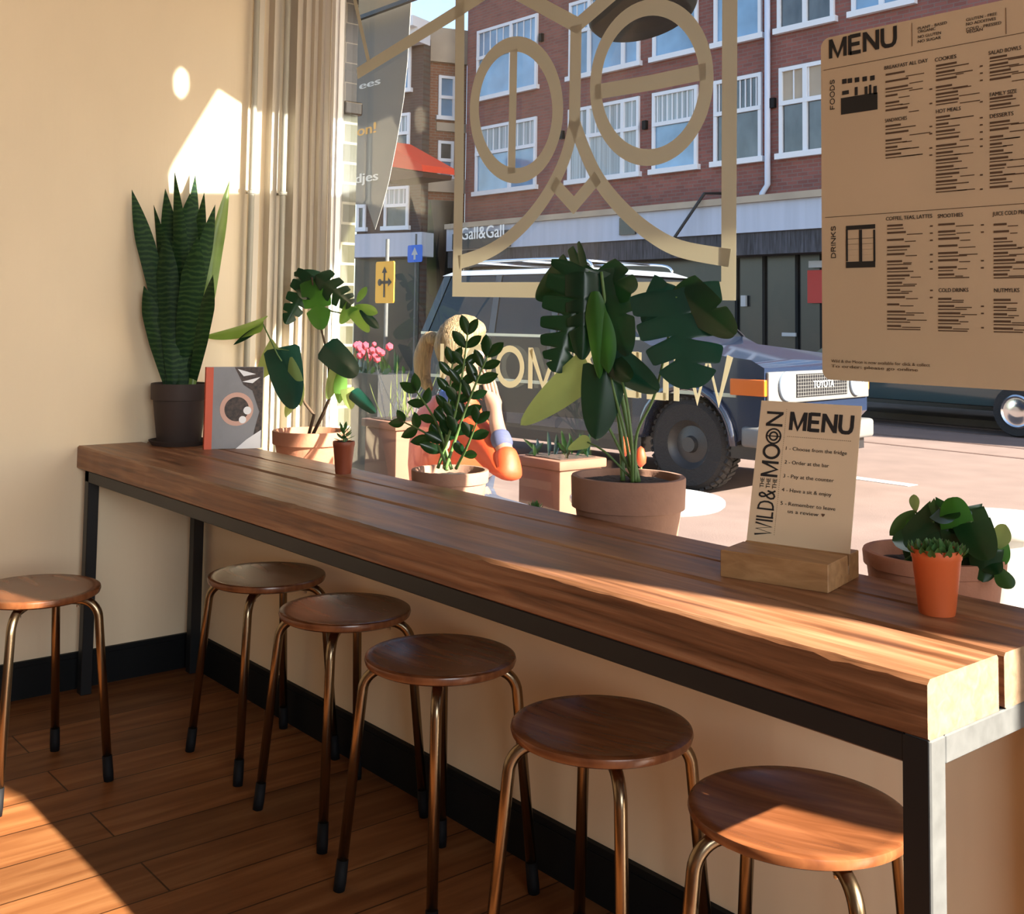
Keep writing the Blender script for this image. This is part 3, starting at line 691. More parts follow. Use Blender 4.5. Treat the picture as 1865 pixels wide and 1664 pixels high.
# table menu in an oak block
u = Vector((.967, .255, 0)).normalized(); n_ = Vector((-u.y, u.x, 0)); O = Vector((2.512, -.195, HT))
t = thing('menu_stand', 'light oak block with a slot, standing on the counter', 'menu holder', tuple(O))
bm = BM(); bwid, bdep, bhh, s0 = .19, .155, .046, .098
prism(bm, [(0, 0), (bdep, 0), (bdep, bhh), (s0+.008, bhh), (s0+.006, .012), (s0, .012), (s0-.001, bhh), (0, bhh)], (0, 0, 0), n_, Z, u*bwid); bevel(bm, .0012, 1)
new('block', bm, m_oak, t)
cn = (n_*.27+Z*.963).normalized()       # card leans back
CO = O+n_*(s0+.003)+Z*.013+u*.001; cw, chh = .188, .292
t = thing('table_menu', 'kraft card menu with bold black print standing in the oak block', 'menu card', tuple(CO))
face = (u.cross(cn)).normalized()       # towards the room
bm = BM(); prism(bm, [(0, 0), (cw, 0), (cw, chh), (0, chh)], (0, 0, 0), u, cn, -face*.0022); cd = new('card', bm, m_card, t)
fo = face*.0004
def ct_text(s, x, y, h, w=None, bold=.01, m=m_print, U=u, V=cn, name='printed_text'):
    return new(name, text_bm(s, u*x+cn*y+fo, U, V, h, w, bold), m, t)
new('printed_text', block_bm('MENU', u*.060+cn*.240+fo, u, cn, .034, .116, .2), m_print, t)
for i, s in enumerate(['1 - Choose from the fridge', '2 - Order at the bar', '3 - Pay at the counter', '4 - Have a sit & enjoy', '5 - Remember to leave', '      us a review \u2665']):
    yy = [.203, .178, .153, .128, .104, .091][i]
    ct_text(s.replace('\u2665', ''), .057 if i < 5 else .072, yy, .0068, [.112, .082, .093, .091, .100, .056][i], .012)
bm = BM(); prism(bm, [(0, 0), (.003, .0035), (.003, .005), (.0015, .006), (0, .005), (-.0015, .006), (-.003, .005), (-.003, .0035)], u*.136+cn*.091+fo, u, cn, face*.0003)
for i in range(34): prism(bm, disc((0, 0), .0007, 6), u*(.058+i*.0035)+cn*.228+fo, u, cn, face*.0003)
for i in range(66): prism(bm, disc((0, 0), .0006, 6), u*.051+cn*(.05+i*.0035)+fo, u, cn, face*.0003)
new('printed_marks', bm, m_printb, t)
new('printed_text', block_bm('WILD&', u*.046+cn*.046+fo, cn, -u, .032, .082, .15), m_print, t)
ct_text('THE', .046, .131, .008, .018, .03, U=-u*0+cn, V=-u); ct_text('THE', .034, .131, .008, .018, .03, U=cn, V=-u); ct_text('THE', .022, .131, .008, .018, .03, U=cn, V=-u)
new('printed_text', block_bm('MO', u*.046+cn*.152+fo, cn, -u, .032, .060, .15), m_print, t)
bm = BM()
for a in (0, 1): ribbon(bm, [u*(.031+p[0])+cn*(.2265+a*.0+p[1])+fo for p in disc((0, 0), .0135-a*.006, 24)], .003, face, .0004, True)
ribbon(bm, [u*.017+cn*.2265+fo, u*.045+cn*.2265+fo], .002, face, .0004)
new('printed_marks', bm, m_print, t)
new('printed_text', block_bm('N', u*.046+cn*.245+fo, cn, -u, .032, .027, .15), m_print, t)

# basket-like terracotta bowl with trailing round leaves, on the sill
BY = .16; bc = P2(1700, 1010, BY)
t = thing('potted_peperomia', 'bushy plant with drooping dark round leaves in a wide terracotta bowl', 'potted plant', (bc.x, bc.y, SILL))
ph = max(.1, P2(1690, 1003, BY).z-SILL)
potparts(t, .122, ph, m_terra, rimh=.16, base=.8, rimout=.06)
cc = Vector((bc.x, bc.y, SILL+ph))
LV = [((1745, 960), (1735, 905), .06, m_monb), ((1700, 950), (1640, 990), .07, m_pil), ((1690, 975), (1625, 985), .06, m_pil), ((1720, 940), (1680, 990), .075, m_pil), ((1760, 930), (1790, 985), .07, m_pil),
      ((1745, 925), (1740, 1000), .085, m_pil), ((1770, 950), (1800, 1020), .07, m_pil), ((1720, 960), (1700, 1020), .08, m_pil), ((1780, 990), (1820, 1045), .055, m_pil), ((1755, 975), (1765, 1050), .08, m_pil),
      ((1700, 935), (1665, 960), .05, m_pil), ((1665, 930), (1620, 975), .03, m_succ), ((1668, 932), (1664, 900), .018, m_monl), ((1810, 1000), (1832, 955), .032, m_monl), ((1815, 1030), (1842, 1072), .03, m_succ), ((1735, 950), (1770, 940), .05, m_pil),
      ((1712, 925), (1740, 945), .05, m_pil), ((1680, 960), (1650, 1010), .05, m_pil), ((1795, 1005), (1790, 1060), .06, m_pil), ((1730, 985), (1722, 1045), .07, m_pil)]
for k in range(16):
    a_ = k*2.4; q_ = .15+.85*((k*.618) % 1); uu = 1725+85*q_*math.cos(a_); vv = 985+42*q_*math.sin(a_)
    LV.append(((uu, vv-12), (uu+(uu-1725)*.35, vv+32), .068, m_pil if k % 4 else m_monb))
for k, (b, e, w, m) in enumerate(LV):
    yb_ = BY+rnd.uniform(-.05, .03); ye = yb_-rnd.uniform(.0, .05)
    pb, pe = P2(b[0], b[1], yb_), P2(e[0], e[1], ye)
    tube_part(t, 'stem', [cc+Vector((rnd.uniform(-.04, .04), rnd.uniform(-.04, .04), -.02)), (cc+pb)/2+Vector((0, 0, .02)), pb], .0018, m_stem, 6)
    tip_leaf(t, pb, pe, w, -TOCAM(pb)+Vector((0, 0, -.3)), m, shape='heart' if w > .04 else 'oval', cup=.25, droop=.22, nu=14, nv=5)
# little orange pot in front
t = little_succulent('potted_succulent', 'low clustered succulent in a small bright orange pot at the right end of the counter', 'potted plant', (2.869, -.118, HT), .0375, .098, m_orangep, 4, .012, .02, 5)
for k in range(46):
    a = k*2.4; r = .036*math.sqrt((k+.5)/46); b = Vector((math.cos(a)*r, math.sin(a)*r, .09)); e = b+Vector((math.cos(a)*r*.35, math.sin(a)*r*.35, .014+.012*(1-r/.036)))
    new('leaf', leaf_bm(b, e, .012, (math.cos(a), math.sin(a), .4), 'oval', cup=.5, droop=.1, nu=5, nv=2), m_succ, t, True)

# =================================================================== MENU BOARD ON THE GLASS
PY = .383
t = thing('menu_board', 'big kraft menu board with rounded corners hanging on the window', 'menu board', (2.8, PY, 1.1))
x0, x1, z0, z1 = 2.324, 3.24, 1.107, 1.868
def rr_poly(x0, x1, z0, z1, r, k=6):
    out = []
    for (cx, cz, a0) in ((x1-r, z1-r, 0), (x0+r, z1-r, PI/2), (x0+r, z0+r, PI), (x1-r, z0+r, 3*PI/2)):
        out += [(cx+r*math.cos(a0+PI/2*i/k), cz+r*math.sin(a0+PI/2*i/k)) for i in range(k+1)]
    return out
TL = Vector(t.location)
bm = BM(); prism(bm, [(p[0]-TL.x, p[1]-TL.z) for p in rr_poly(x0, x1, z0, z1, .022)], (0, 0, 0), (1, 0, 0), (0, 0, 1), (0, .006, 0)); new('board', bm, m_poster, t)
QY = PY-.0008
def pb(u_, v_): return at(u_, v_, QY)-TL
def ptext(s, a, b, h, bold=.02, m=m_print, name='printed_text'):
    A, B_ = pb(*a), pb(*b); return new(name, text_bm(s, (A.x, A.y, (A.z+B_.z)/2 if abs(A.z-B_.z) < .03 else A.z), (1, 0, 0), (0, 0, 1), h, B_.x-A.x, bold), m, t)
A, B_ = pb(1511, 107), pb(1633, 92); new('printed_text', block_bm('MENU', A, (1, 0, 0), (0, 0, 1), .043, B_.x-A.x, .2), m_print, t)
def vtext(s, a, top, wid, bold=.02):
    A, B_ = pb(*a), pb(*top); return new('printed_text', block_bm(s, (A.x+wid, A.y, A.z), (0, 0, 1), (-1, 0, 0), wid, B_.z-A.z, .15), m_print, t)
vtext('FOODS', (1512, 200), (1512, 146), .012); vtext('DRINKS', (1514, 470), (1514, 412), .012)
heads = [('BREAKFAST ALL DAY', 1611, 127, 1690, 113), ('SANDWICHES', 1612, 223, 1652, 218), ('COOKIES', 1703, 112, 1742, 106), ('HOT MEALS', 1705, 207, 1750, 200), ('SALAD BOWLS', 1801, 100, 1860, 90), ('FAMILY SIZE', 1803, 176, 1852, 169),
         ('DESSERTS', 1803, 216, 1846, 209), ('COFFEE, TEAS, LATTES', 1614, 402, 1698, 396), ('SMOOTHIES', 1708, 398, 1754, 393), ('JUICE COLD PRESSED', 1808, 393, 1886, 388), ('COLD DRINKS', 1710, 533, 1764, 530), ('NUTMYLKS', 1811, 533, 1857, 531)]
for s, a, b, c, d in heads: ptext(s, (a, b), (c, d), .0082, .035)
for i, s in enumerate(['PLANT - BASED', 'ORGANIC', 'NO GLUTEN', 'NO SUGAR']): ptext(s, (1672, 53+i*8.5), (1672+[53, 32, 42, 42][i], 45+i*8.5), .0062, .03)
for i, s in enumerate(['GLUTEN - FREE', 'NO ADDITIVES', 'COLD - PRESSED', 'VEGAN']): ptext(s, (1760, 38+i*8.5), (1760+[56, 54, 64, 30][i], 28+i*8.5), .0062, .03)
ptext('Wild & the Moon is now available for click & collect', (1514, 659), (1694, 668), .0068, .02, m_printb)
ptext('To order: please go online', (1514, 668), (1672, 677), .0068, .02, m_printb)
# rows of small print, too fine to read: bars of ink
bm = BM(); r_ = random.Random(5)
def inkrow(ua, v, wpx, h=.0032, th=None):
    A = pb(ua, v); B_ = pb(ua+wpx, v)
    prism(bm, [(0, 0), (B_.x-A.x, 0), (B_.x-A.x, h), (0, h)], A, (1, 0, 0), (0, 0, 1), (0, -.0003, 0))
cols = [(1613, [(138, 205), (232, 290)], 86, -.14), (1705, [(122, 190), (216, 350)], 86, -.14), (1803, [(108, 160), (182, 198), (226, 352)], 84, -.14),
        (1616, [(413, 600)], 84, -.03), (1709, [(411, 515), (546, 600)], 84, -.03), (1810, [(411, 505), (548, 602)], 84, -.03)]
for ua, segs, w_, sl_ in cols:
    for va, vb in segs:
        v = va
        while v < vb:
            k1 = r_.uniform(.25, .5)*w_; inkrow(ua, v, k1, .0042)
            if r_.random() < .8: inkrow(ua+k1+2, v+1.5, r_.uniform(.15, .45)*w_, .0018)
            if r_.random() < .7: inkrow(ua, v+5, r_.uniform(.3, .8)*w_, .0022)
            if r_.random() < .6: inkrow(ua+w_-6, v, 5, .003)
            v += 13
new('small_print', bm, m_printb, t)['kind'] = 'stuff'
bm = BM()
for a, b in (((1500, 128), (1990, 60)), ((1503, 396), (1990, 378))):
    A, B_ = pb(*a), pb(*b); box(bm, A.x, min(B_.x, x1-TL.x), A.y-.0003, A.y, A.z-.0006, A.z+.0006)
for a, b in (((1661, 42), (1662, 84)), ((1832, 14), (1833, 62))):
    A, B_ = pb(*a), pb(*b); box(bm, A.x-.0005, A.x+.0005, A.y-.0003, A.y, B_.z, A.z)
new('ruled_lines', bm, m_printb, t)
bm = BM()                               # counter and fridge pictograms
def pr(a, b, c, d):
    A, B_ = pb(a, d), pb(c, b); box(bm, A.x, B_.x, A.y-.0004, A.y, A.z, B_.z)
pr(1532, 168, 1598, 209); pr(1534, 164, 1546, 173); pr(1557, 158, 1562, 174); pr(1575, 157, 1580, 172); pr(1583, 154, 1587, 172); pr(1591, 156, 1597, 172)
for x in (1534, 1544, 1557, 1571, 1585): pr(x, 143-(x-1534)*.12, x+8, 153-(x-1534)*.12)
new('basket_pictogram', bm, m_print, t); bm = BM()
pr(1541, 408, 1594, 419); pr(1541, 475, 1594, 488); pr(1541, 418, 1544, 476); pr(1591, 418, 1594, 476); pr(1565, 418, 1570, 476)
for v in (433, 443, 453, 463): pr(1543, v, 1592, v+2)
new('fridge_pictogram', bm, m_print, t)

# =================================================================== OUTSIDE
GZ = -.05; RZ = -.14
m_pave = brickmat('paving', (.21, .175, .145), (.18, .15, .12), (.10, .085, .07), 1, .3, .3, 'xy', .85, .008)
m_road = mat('road', (.145, .10, .085), .9, noise=(2.5, .12, (1, 1, 1)), bump=(90, .2, (1, 1, 1)))
m_rail = mat('tram_rail', (.17, .11, .09), .4, metal=.3)
m_line = mat('road_paint', (.4, .38, .36), .8)
bm = BM(); box(bm, -60, 40, .46, 2.9, -.3, GZ); box(bm, 3.35, 8.2, .36, .46, -.3, GZ)
struct(new('ground_pavement', bm, m_pave))
bm = BM(); box(bm, -60, 40, 2.9, 3.05, -.3, GZ+.005); struct(new('kerb', bm, mat('kerb_stone', (.25, .23, .2), .8, noise=(8, .1, (1, 1, 1)))))
bm = BM(); box(bm, -60, 40, 3.05, 13.2, -.35, RZ); struct(new('ground_road', bm, m_road))
bm = BM(); box(bm, -60, 40, 13.2, 15.0, -.35, GZ); struct(new('ground_far_pavement', bm, m_pave))
yr = sorted(atz(1700, v, RZ).y for v in (768, 783, 801, 818))
yr = [min(y, 12.9) for y in yr]
for k, y in enumerate(yr):
    bm = BM(); box(bm, -55, 35, y-.035, y+.035, RZ, RZ+.004); tag(new('tram_rail', bm, m_rail), ['tram rail in the road nearest the dark off-road car', 'second tram rail from the near side of the road', 'third tram rail from the near side of the road', 'farthest tram rail in the road'][k], 'rail', 'tram rails')
bm = BM(); a = atz(1600, 876, RZ); b_ = atz(1665, 884, RZ); box(bm, a.x-.7, b_.x, a.y-.08, a.y+.08, RZ, RZ+.004); struct(new('road_marking', bm, m_line))
# added awning-shaped sheet, unseen, placed to keep sun off the left wall
tag_aw = thing('sun_blocker', 'added awning out of view above the shop window, blocking sun', 'awning', (0, .47, 3.3))
bm = BM(); prism(bm, [(0, 0), (.45, -.70), (.45, -.72), (0, -.02)], (-1.2, 0, 0), (0, 1, 0), (0, 0, 1), (6.2, 0, 0)); new('fabric', bm, mat('sun_blocker_cloth', (.5, .45, .36), .8), tag_aw)
bm = BM(); box(bm, -1.2, 5.0, .445, .465, -.73, -.69); new('rail', bm, m_steelb, tag_aw)

# tiled reveal left of the glass
m_tile = brickmat('glazed_tile', (.04, .042, .02), (.07, .07, .035), (.3, .28, .2), 1, .14, .075, 'yz', .25, .005)
m_tiled = brickmat('glazed_tile_dark', (.03, .018, .012), (.04, .026, .018), (.3, .25, .18), 1, .14, .075, 'yz', .25, .002)
bm = BM(); box(bm, 0, .235, .413, .48, -.05, 1.98); struct(new('wall_tiles', bm, m_tile))
bm = BM(); box(bm, 0, .24, .413, .47, 2.03, 3.6); struct(new('wall_tiles_dark', bm, m_tiled))
bm = BM(); box(bm, 0, .255, .413, .49, 1.98, 2.03); bevel(bm, .006, 2); struct(new('trim_2', bm, m_tiled))

# ---- banner hanging outside
FY = 1.0
m_ink = mat('white_ink', (.88, .88, .86), .6)
t = thing('hanging_banner', 'pale grey pennant banner with white and orange lettering outside the glass', 'banner', tuple(P2(700, 0, FY)))
m_ban = mat('banner_cloth', (.27, .28, .28), .8, trans=((.3, .3, .3), .4))
outl = [(600, -60), (752, -60), (742, 110), (735, 180), (722, 260), (708, 330), (697, 372), (683, 418), (668, 372), (600, 372)]
bm = BM(); vs = [local(t, P2(a, b, FY)) for a, b in outl]
prism(bm, [(v.x, v.z) for v in vs], (0, 0, 0), (1, 0, 0), (0, 0, 1), (0, .003, 0)); new('cloth', bm, m_ban, t)
for s, a, b, h, m in (('ees', (655, 163), (692, 163), .035, m_ink), ('on!', (651, 248), (684, 248), .05, mat('orange_ink', (.8, .38, .02), .6)), ('djes', (647, 334), (688, 334), .045, m_ink)):
    A = local(t, P2(a[0], a[1], FY-.004)); B_ = local(t, P2(b[0], b[1], FY-.004)); new('lettering', text_bm(s, A, (1, 0, 0), (0, 0, 1), h, B_.x-A.x, .05), m, t)

# ---- off-road car
m_body = mat('navy_car_paint', (.012, .02, .045), .22, coat=1.0, spec=.6)
m_bodyb = mat('black_car_panel', (.012, .012, .014), .3, coat=.4)
m_cglass = mat('car_glass', (.008, .010, .013), .12, spec=.35)
m_chrome = mat('chrome', (.75, .76, .76), .12, metal=1)
m_cw = mat('car_white_trim', (.12, .12, .118), .4)
m_orange = mat('indicator_lens', (.5, .11, .006), .25, spec=.7)
m_wheelw = mat('badge_white', (.6, .6, .6), .5)
m_rimd = mat('dark_rim', (.06, .06, .06), .4, metal=.4)
m_tyre = mat('tyre', (.02, .02, .02), .85, bump=(60, .8, (1, 1, 1)))
JY = 3.8; JW = 1.70; XF = -.5           # near side plane, width, front
car = thing('offroad_car', 'dark navy off-road car with roof rack parked right outside the window', 'car', (XF-2.2, JY+JW/2, RZ))
CL = Vector(car.location)
def cx_(x): return x-CL.x
def czp(u_, v_, y=JY): p = at(u_, v_, y)-CL; return (p.x, p.z)
hood = 1.06; belt = 1.24; roofz = 1.86
lo = [(-4.55, .45), (-4.55, .95), (-4.5, belt), (-1.75, belt), (-1.6, 1.17), (-.62, hood+.02), (XF, hood-.04), (XF, .62), (-.62, .5)]
arch = lambda cx, r, n=12: [(cx+r*math.cos(PI*k/n), .40+r*math.sin(PI*k/n)) for k in range(n+1)]
prof = lo+[(-.80, .40)]+arch(-1.22, .42)+[(-1.7, .40), (-3.2, .40)]+arch(-3.78, .42)+[(-4.4, .42)]
bm = BM(); prism(bm, [(cx_(x), z) for x, z in prof], (0, -JW/2, 0), (1, 0, 0), (0, 0, 1), (0, JW, 0)); new('body', bm, m_body, car, 'angle')
bm = BM()                                # greenhouse, tapering upward
b4 = [(-4.5, belt), (-1.75, belt)]; t4 = [(-4.32, roofz-.06), (-2.35, roofz-.06)]
def gh(bm, ins0, ins1, z0=belt, z1=roofz-.06, ex=0, xr=(-4.5, -1.75, -4.25, -2.35)):
    q = [bm.verts.new((cx_(x), y, z)) for x, y, z in ((xr[0], -JW/2+ins0, z0), (xr[1], -JW/2+ins0, z0), (xr[1], JW/2-ins0, z0), (xr[0], JW/2-ins0, z0), (xr[2], -JW/2+ins1, z1), (xr[3], -JW/2+ins1, z1), (xr[3], JW/2-ins1, z1), (xr[2], JW/2-ins1, z1))]
    for f in ((0, 1, 2, 3), (7, 6, 5, 4), (0, 4, 5, 1), (1, 5, 6, 2), (2, 6, 7, 3), (3, 7, 4, 0)): bm.faces.new([q[i] for i in f])
gh(bm, .03, .13); new('cabin_glass', bm, m_cglass, car)
bm = BM()
def pillar(x0, x1, xt0, xt1):
    for sy in (-1, 1):
        yb, yt = sy*(JW/2-.022), sy*(JW/2-.122)
        prism(bm, [(cx_(x0), belt), (cx_(x1), belt), (cx_(xt1), roofz-.06), (cx_(xt0), roofz-.06)], (0, 0, 0), (1, 0, 0), (0, 0, 1), (0, .001, 0))
        vs = list(bm.verts)[-8:]
        for v in vs: f = (v.co.z-belt)/(roofz-.06-belt); v.co.y += yb+(yt-yb)*f
        for v in vs[4:]: v.co.y += -sy*.02
pillar(-1.80, -1.72, -2.42, -2.34); pillar(-2.75, -2.68, -2.78, -2.70); pillar(-3.55, -3.47, -3.55, -3.47); pillar(-4.52, -4.42, -4.30, -4.2)
new('window_pillars', bm, m_bodyb, car)
bm = BM(); gh(bm, .10, .2, roofz-.06, roofz, xr=(-4.33, -2.28, -4.2, -2.45)); bevel(bm, .015, 2); new('roof', bm, mat('pale_car_roof', (.28, .32, .38), .3, coat=.6), car)
bm = BM(); box(bm, cx_(-4.5), cx_(-1.7), -JW/2-.006, -JW/2+.01, belt-.03, belt-.005); box(bm, cx_(-4.35), cx_(-.75), -JW/2-.008, -JW/2+.01, .78, .81); new('side_trim', bm, m_chrome, car)
bm = BM()
for y in (-.62, .62):
    tube(bm, smooth([(cx_(-4.2), y, roofz), (cx_(-4.12), y, roofz+.07), (cx_(-3.2), y, roofz+.09), (cx_(-2.55), y, roofz+.07), (cx_(-2.42), y, roofz)], 5), .014, 8)
for x in (-4.0, -3.3, -2.7): tube(bm, [(cx_(x), -.62, roofz+.08), (cx_(x), .62, roofz+.08)], .011, 8)
new('roof_rack', bm, m_chrome, car, True)
for nm, x, w in (('door', -2.72, .95), ('door', -3.5, .74)):
    bm = BM(); box(bm, cx_(x), cx_(x+w)-.012, -JW/2-.004, -JW/2+.01, .5, belt-.04); bevel(bm, .003, 1); d = new(nm, bm, m_bodyb, car)
    bm = BM(); box(bm, cx_(x)+.06, cx_(x)+.2, -JW/2-.03, -JW/2-.002, 1.06, 1.085); new('handle', bm, m_chrome, d)
for x, y, nm in ((-1.22, -1, 'wheel'), (-3.78, -1, 'wheel'), (-1.22, 1, 'wheel'), (-3.78, 1, 'wheel')):
    bm = BM(); c = Vector((cx_(x), y*(JW/2-.12), .37))
    lathe(bm, [(.20, -.11), (.33, -.115), (.365, -.09), (.372, 0), (.365, .09), (.33, .115), (.20, .11)], 40, c, ax=(0, 1, 0))
    for k in range(40):
        a = 2*PI*k/40
        for s in (-1, 1):
            q = c+Vector((math.cos(a)*.372, s*.055, math.sin(a)*.372)); R = Matrix.Translation(q) @ Matrix.Rotation(-a, 4, 'Y') @ Matrix.Rotation(.4*s, 4, 'X')
            box(bm, -.008, .012, -.045, .045, -.018, .018, R=R)
    wv = new('wheel', bm, m_tyre, car, 'angle')
    bm = BM(); lathe(bm, [(.0, y*.10), (.06, y*.10), (.07, y*.06), (.15, y*.045), (.19, y*.09), (.2, y*.11)], 32, c, ax=(0, 1, 0)); new('rim', bm, m_rimd, wv, 'angle')
# front: grille, lamps, bumper
FXL = cx_(XF)
bm = BM(); box(bm, FXL, FXL+.03, -JW/2+.02, JW/2-.02, .74, hood-.07); bevel(bm, .01, 2); new('front_panel', bm, m_cw, car)
bm = BM(); box(bm, FXL+.03, FXL+.036, -.42, .42, .78, .965)
gr = new('grille', bm, m_bodyb, car)
bm = BM()
for k in range(22):
    y = -.40+k*.038; box(bm, FXL+.036, FXL+.039, y, y+.005, .785, .96)
for k in range(7): z = .79+k*.027; box(bm, FXL+.036, FXL+.04, -.42, .42, z, z+.0035)
new('mesh', bm, m_cw, gr)
new('badge', text_bm('TOYOTA', (FXL+.043, -.17, .85), (0, 1, 0), (0, 0, 1), .06, .34, .05, .002), m_wheelw, gr)
for s in (-1, 1):
    bm = BM(); lathe(bm, [(.115, 0), (.118, .02), (.105, .03), (.10, .02), (.07, .034), (0, .042)], 32, (FXL+.028, s*.58, .875), ax=(1, 0, 0)); new('headlight', bm, mat('headlight_glass', (.16, .2, .26), .08, spec=.8, coat=.5), car, True)
    bm = BM(); box(bm, FXL-.30, FXL+.015, s*(JW/2)-.02, s*(JW/2)+.02, .80, .93); bevel(bm, .008, 2); new('indicator', bm, m_orange, car)
bm = BM(); box(bm, FXL-.2, FXL+.10, -JW/2-.03, JW/2-.06, .40, .56); bevel(bm, .03, 3); new('bumper', bm, m_cw, car, 'angle')
bm = BM(); box(bm, FXL-.42, FXL+.02, -JW/2+.04, JW/2-.1, .3, .5); box(bm, cx_(-3.3), cx_(-1.7), -JW/2+.02, JW/2-.02, .26, .4); new('sill', bm, m_bodyb, car)
bm = BM()
for x in (-1.22, -3.78):
    pts = [Vector((cx_(x)+.45*math.cos(PI*k/16), -JW/2-.02, .40+.45*math.sin(PI*k/16))) for k in range(17)]
    tube(bm, pts, .035, 8)
new('wheel_arch', bm, m_body, car, True)

yw = math.radians(6); c0 = at(1392, 700, 5.4); lc_ = Matrix.Rotation(yw, 3, 'Z') @ Vector((cx_(XF), -JW/2, 0))
car.location = (c0.x-lc_.x, 5.4-lc_.y, RZ); car.rotation_euler = (0, 0, yw)
# ---- person outside
m_jacket = mat('orange_jacket', (.42, .045, .008), .6, noise=(7, .12, (1, 1, 1)), bump=(8, .6, (1, 1, 1)))
m_skin = mat('skin', (.26, .14, .10), .5)
m_hair = mat('blonde_hair', (.26, .18, .09), .6, noise=(30, .5, (4, 4, .35)), bump=(70, 1, (3, 3, .2)))
m_blue = mat('blue_fabric', (.05, .11, .40), .7); m_navy = mat('navy_knit', (.05, .06, .13), .8); m_jean = mat('dark_jeans', (.03, .04, .07), .8)
def skin(name, joints, edges, m, parent, sub=2, root=0):
    me = bpy.data.meshes.new(name); me.from_pydata([j[0] for j in joints], edges, []); me.materials.append(m)
    o = bpy.data.objects.new(name, me); C.objects.link(o); o.parent = parent
    sm = o.modifiers.new('skin', 'SKIN'); sm.use_smooth_shade = True
    if not me.skin_vertices: me.attributes.new
    lay = me.skin_vertices[0].data if me.skin_vertices else None
    for i, j in enumerate(joints):
        r = j[1] if isinstance(j[1], tuple) else (j[1], j[1]); lay[i].radius = r; lay[i].use_root = (i == root)
    s = o.modifiers.new('sub', 'SUBSURF'); s.levels = sub; s.render_levels = sub
    return o
def skin_obj(name, joints, edges, m, parent, sub=2, root=0):
    bmx = BM(); lay = bmx.verts.layers.skin.verify(); vs = []
    for i, j in enumerate(joints):
        v = bmx.verts.new(j[0]); r = j[1] if isinstance(j[1], tuple) else (j[1], j[1]); v[lay].radius = r; v[lay].use_root = (i == root); vs.append(v)
    for a, b in edges: bmx.edges.new((vs[a], vs[b]))
    me = bpy.data.meshes.new(name); bmx.to_mesh(me); bmx.free(); me.materials.append(m)
    o = bpy.data.objects.new(name, me); C.objects.link(o); o.parent = parent
    a = o.modifiers.new('skin', 'SKIN'); a.use_smooth_shade = True; s = o.modifiers.new('sub', 'SUBSURF'); s.levels = sub; s.render_levels = sub
    return o
PYY = 1.0
pc = P2(835, 640, PYY)                    # head centre
per = thing('person', 'blonde person in an orange jacket seated outside with a hand raised to the face', 'person', (pc.x, PYY, GZ))
L_ = lambda u_, v_, y=PYY: local(per, P2(u_, v_, y))
hd = L_(845, 645); hd.z = L_(845, 640).z
px_ = hd.x
neck = Vector((px_-.02, -.0, hd.z-.145)); chest = Vector((px_-.07, 0, hd.z-.32)); waist = Vector((px_-.10, 0, hd.z-.52)); hips = Vector((px_-.09, 0, .52))
shR = L_(905, 770, PYY-.08); shL = L_(745, 745, PYY+.02)
shR = chest+Vector((.14, -.06, .07)); shL = chest+Vector((-.15, .04, .07))
elR = L_(932, 868, PYY-.12); haR = L_(905, 775, PYY-.08); hdR = L_(897, 725, PYY-.05)
elL = chest+Vector((-.20, .08, -.2)); haL = chest+Vector((.0, .2, -.3))
J = [(hips, .13), (waist, (.12, .10)), (chest, (.14, .11)), (neck, .052), (hd-Vector((0, 0, .04)), (.07, .078)), (hd+Vector((.005, 0, .05)), (.075, .085)),
     (shR, .06), (elR, .042), (haR, .03), (hdR, (.02, .034)), (shL, .06), (elL, .042), (haL, .03),
     (hips+Vector((.10, -.08, -.02)), .085), (Vector((px_+.36, -.10, .50)), .06), (Vector((px_+.38, -.10, .10)), .04), (Vector((px_+.5, -.10, .04)), .035),
     (hips+Vector((.10, .09, -.02)), .085), (Vector((px_+.36, .12, .50)), .06), (Vector((px_+.38, .12, .10)), .04), (Vector((px_+.5, .12, .04)), .035)]
E_ = [(0, 1), (1, 2), (2, 3), (3, 4), (4, 5), (2, 6), (6, 7), (7, 8), (8, 9), (2, 10), (10, 11), (11, 12), (0, 13), (13, 14), (14, 15), (15, 16), (0, 17), (17, 18), (18, 19), (19, 20)]
fdir = (hdR-haR).normalized(); ftoh = (hd-hdR).normalized(); fs = fdir.cross(ftoh).normalized()
for k, (off, ln) in enumerate(((-.03, .075), (-.011, .085), (.010, .08), (.029, .065))):
    a = hdR+fs*off+fdir*.02; b = a+fdir*ln*.55+ftoh*.012; c = b+fdir*ln*.4+ftoh*.03; i = len(J)
    J += [(a, .0085), (b, .008), (c, .007)]; E_ += [(9, i), (i, i+1), (i+1, i+2)]
i = len(J); a = hdR-fs*.034; J += [(a, .01), (a+ftoh*.03+fdir*.03, .0085), (a+ftoh*.045+fdir*.055, .007)]; E_ += [(9, i), (i, i+1), (i+1, i+2)]
# face: nose, chin
i = len(J); fc = Vector((.75, .55, 0)).normalized()
J += [(hd+fc*.082+Vector((0, 0, -.015)), .012), (hd+fc*.05+Vector((0, 0, -.09)), .028)]; E_ += [(4, i), (4, i+1)]
body = skin_obj('body', J, E_, m_skin, per)
JJ = [(hips+Vector((0, 0, .02)), (.17, .15)), (waist, (.165, .14)), (chest, (.175, .145)), (neck-Vector((0, 0, .035)), .075), (shR, .078), ((shR+elR)/2, .066), (elR, .058), (elR.lerp(haR, .55), .046),
      (shL, .08), (elL, .058), (haL, .042)]
skin_obj('jacket', JJ, [(0, 1), (1, 2), (2, 3), (2, 4), (4, 5), (5, 6), (6, 7), (2, 8), (8, 9), (9, 10)], m_jacket, per)
skin_obj('cuff', [(elR.lerp(haR, .5), .047), (elR.lerp(haR, .9), .038)], [(0, 1)], m_navy, per)
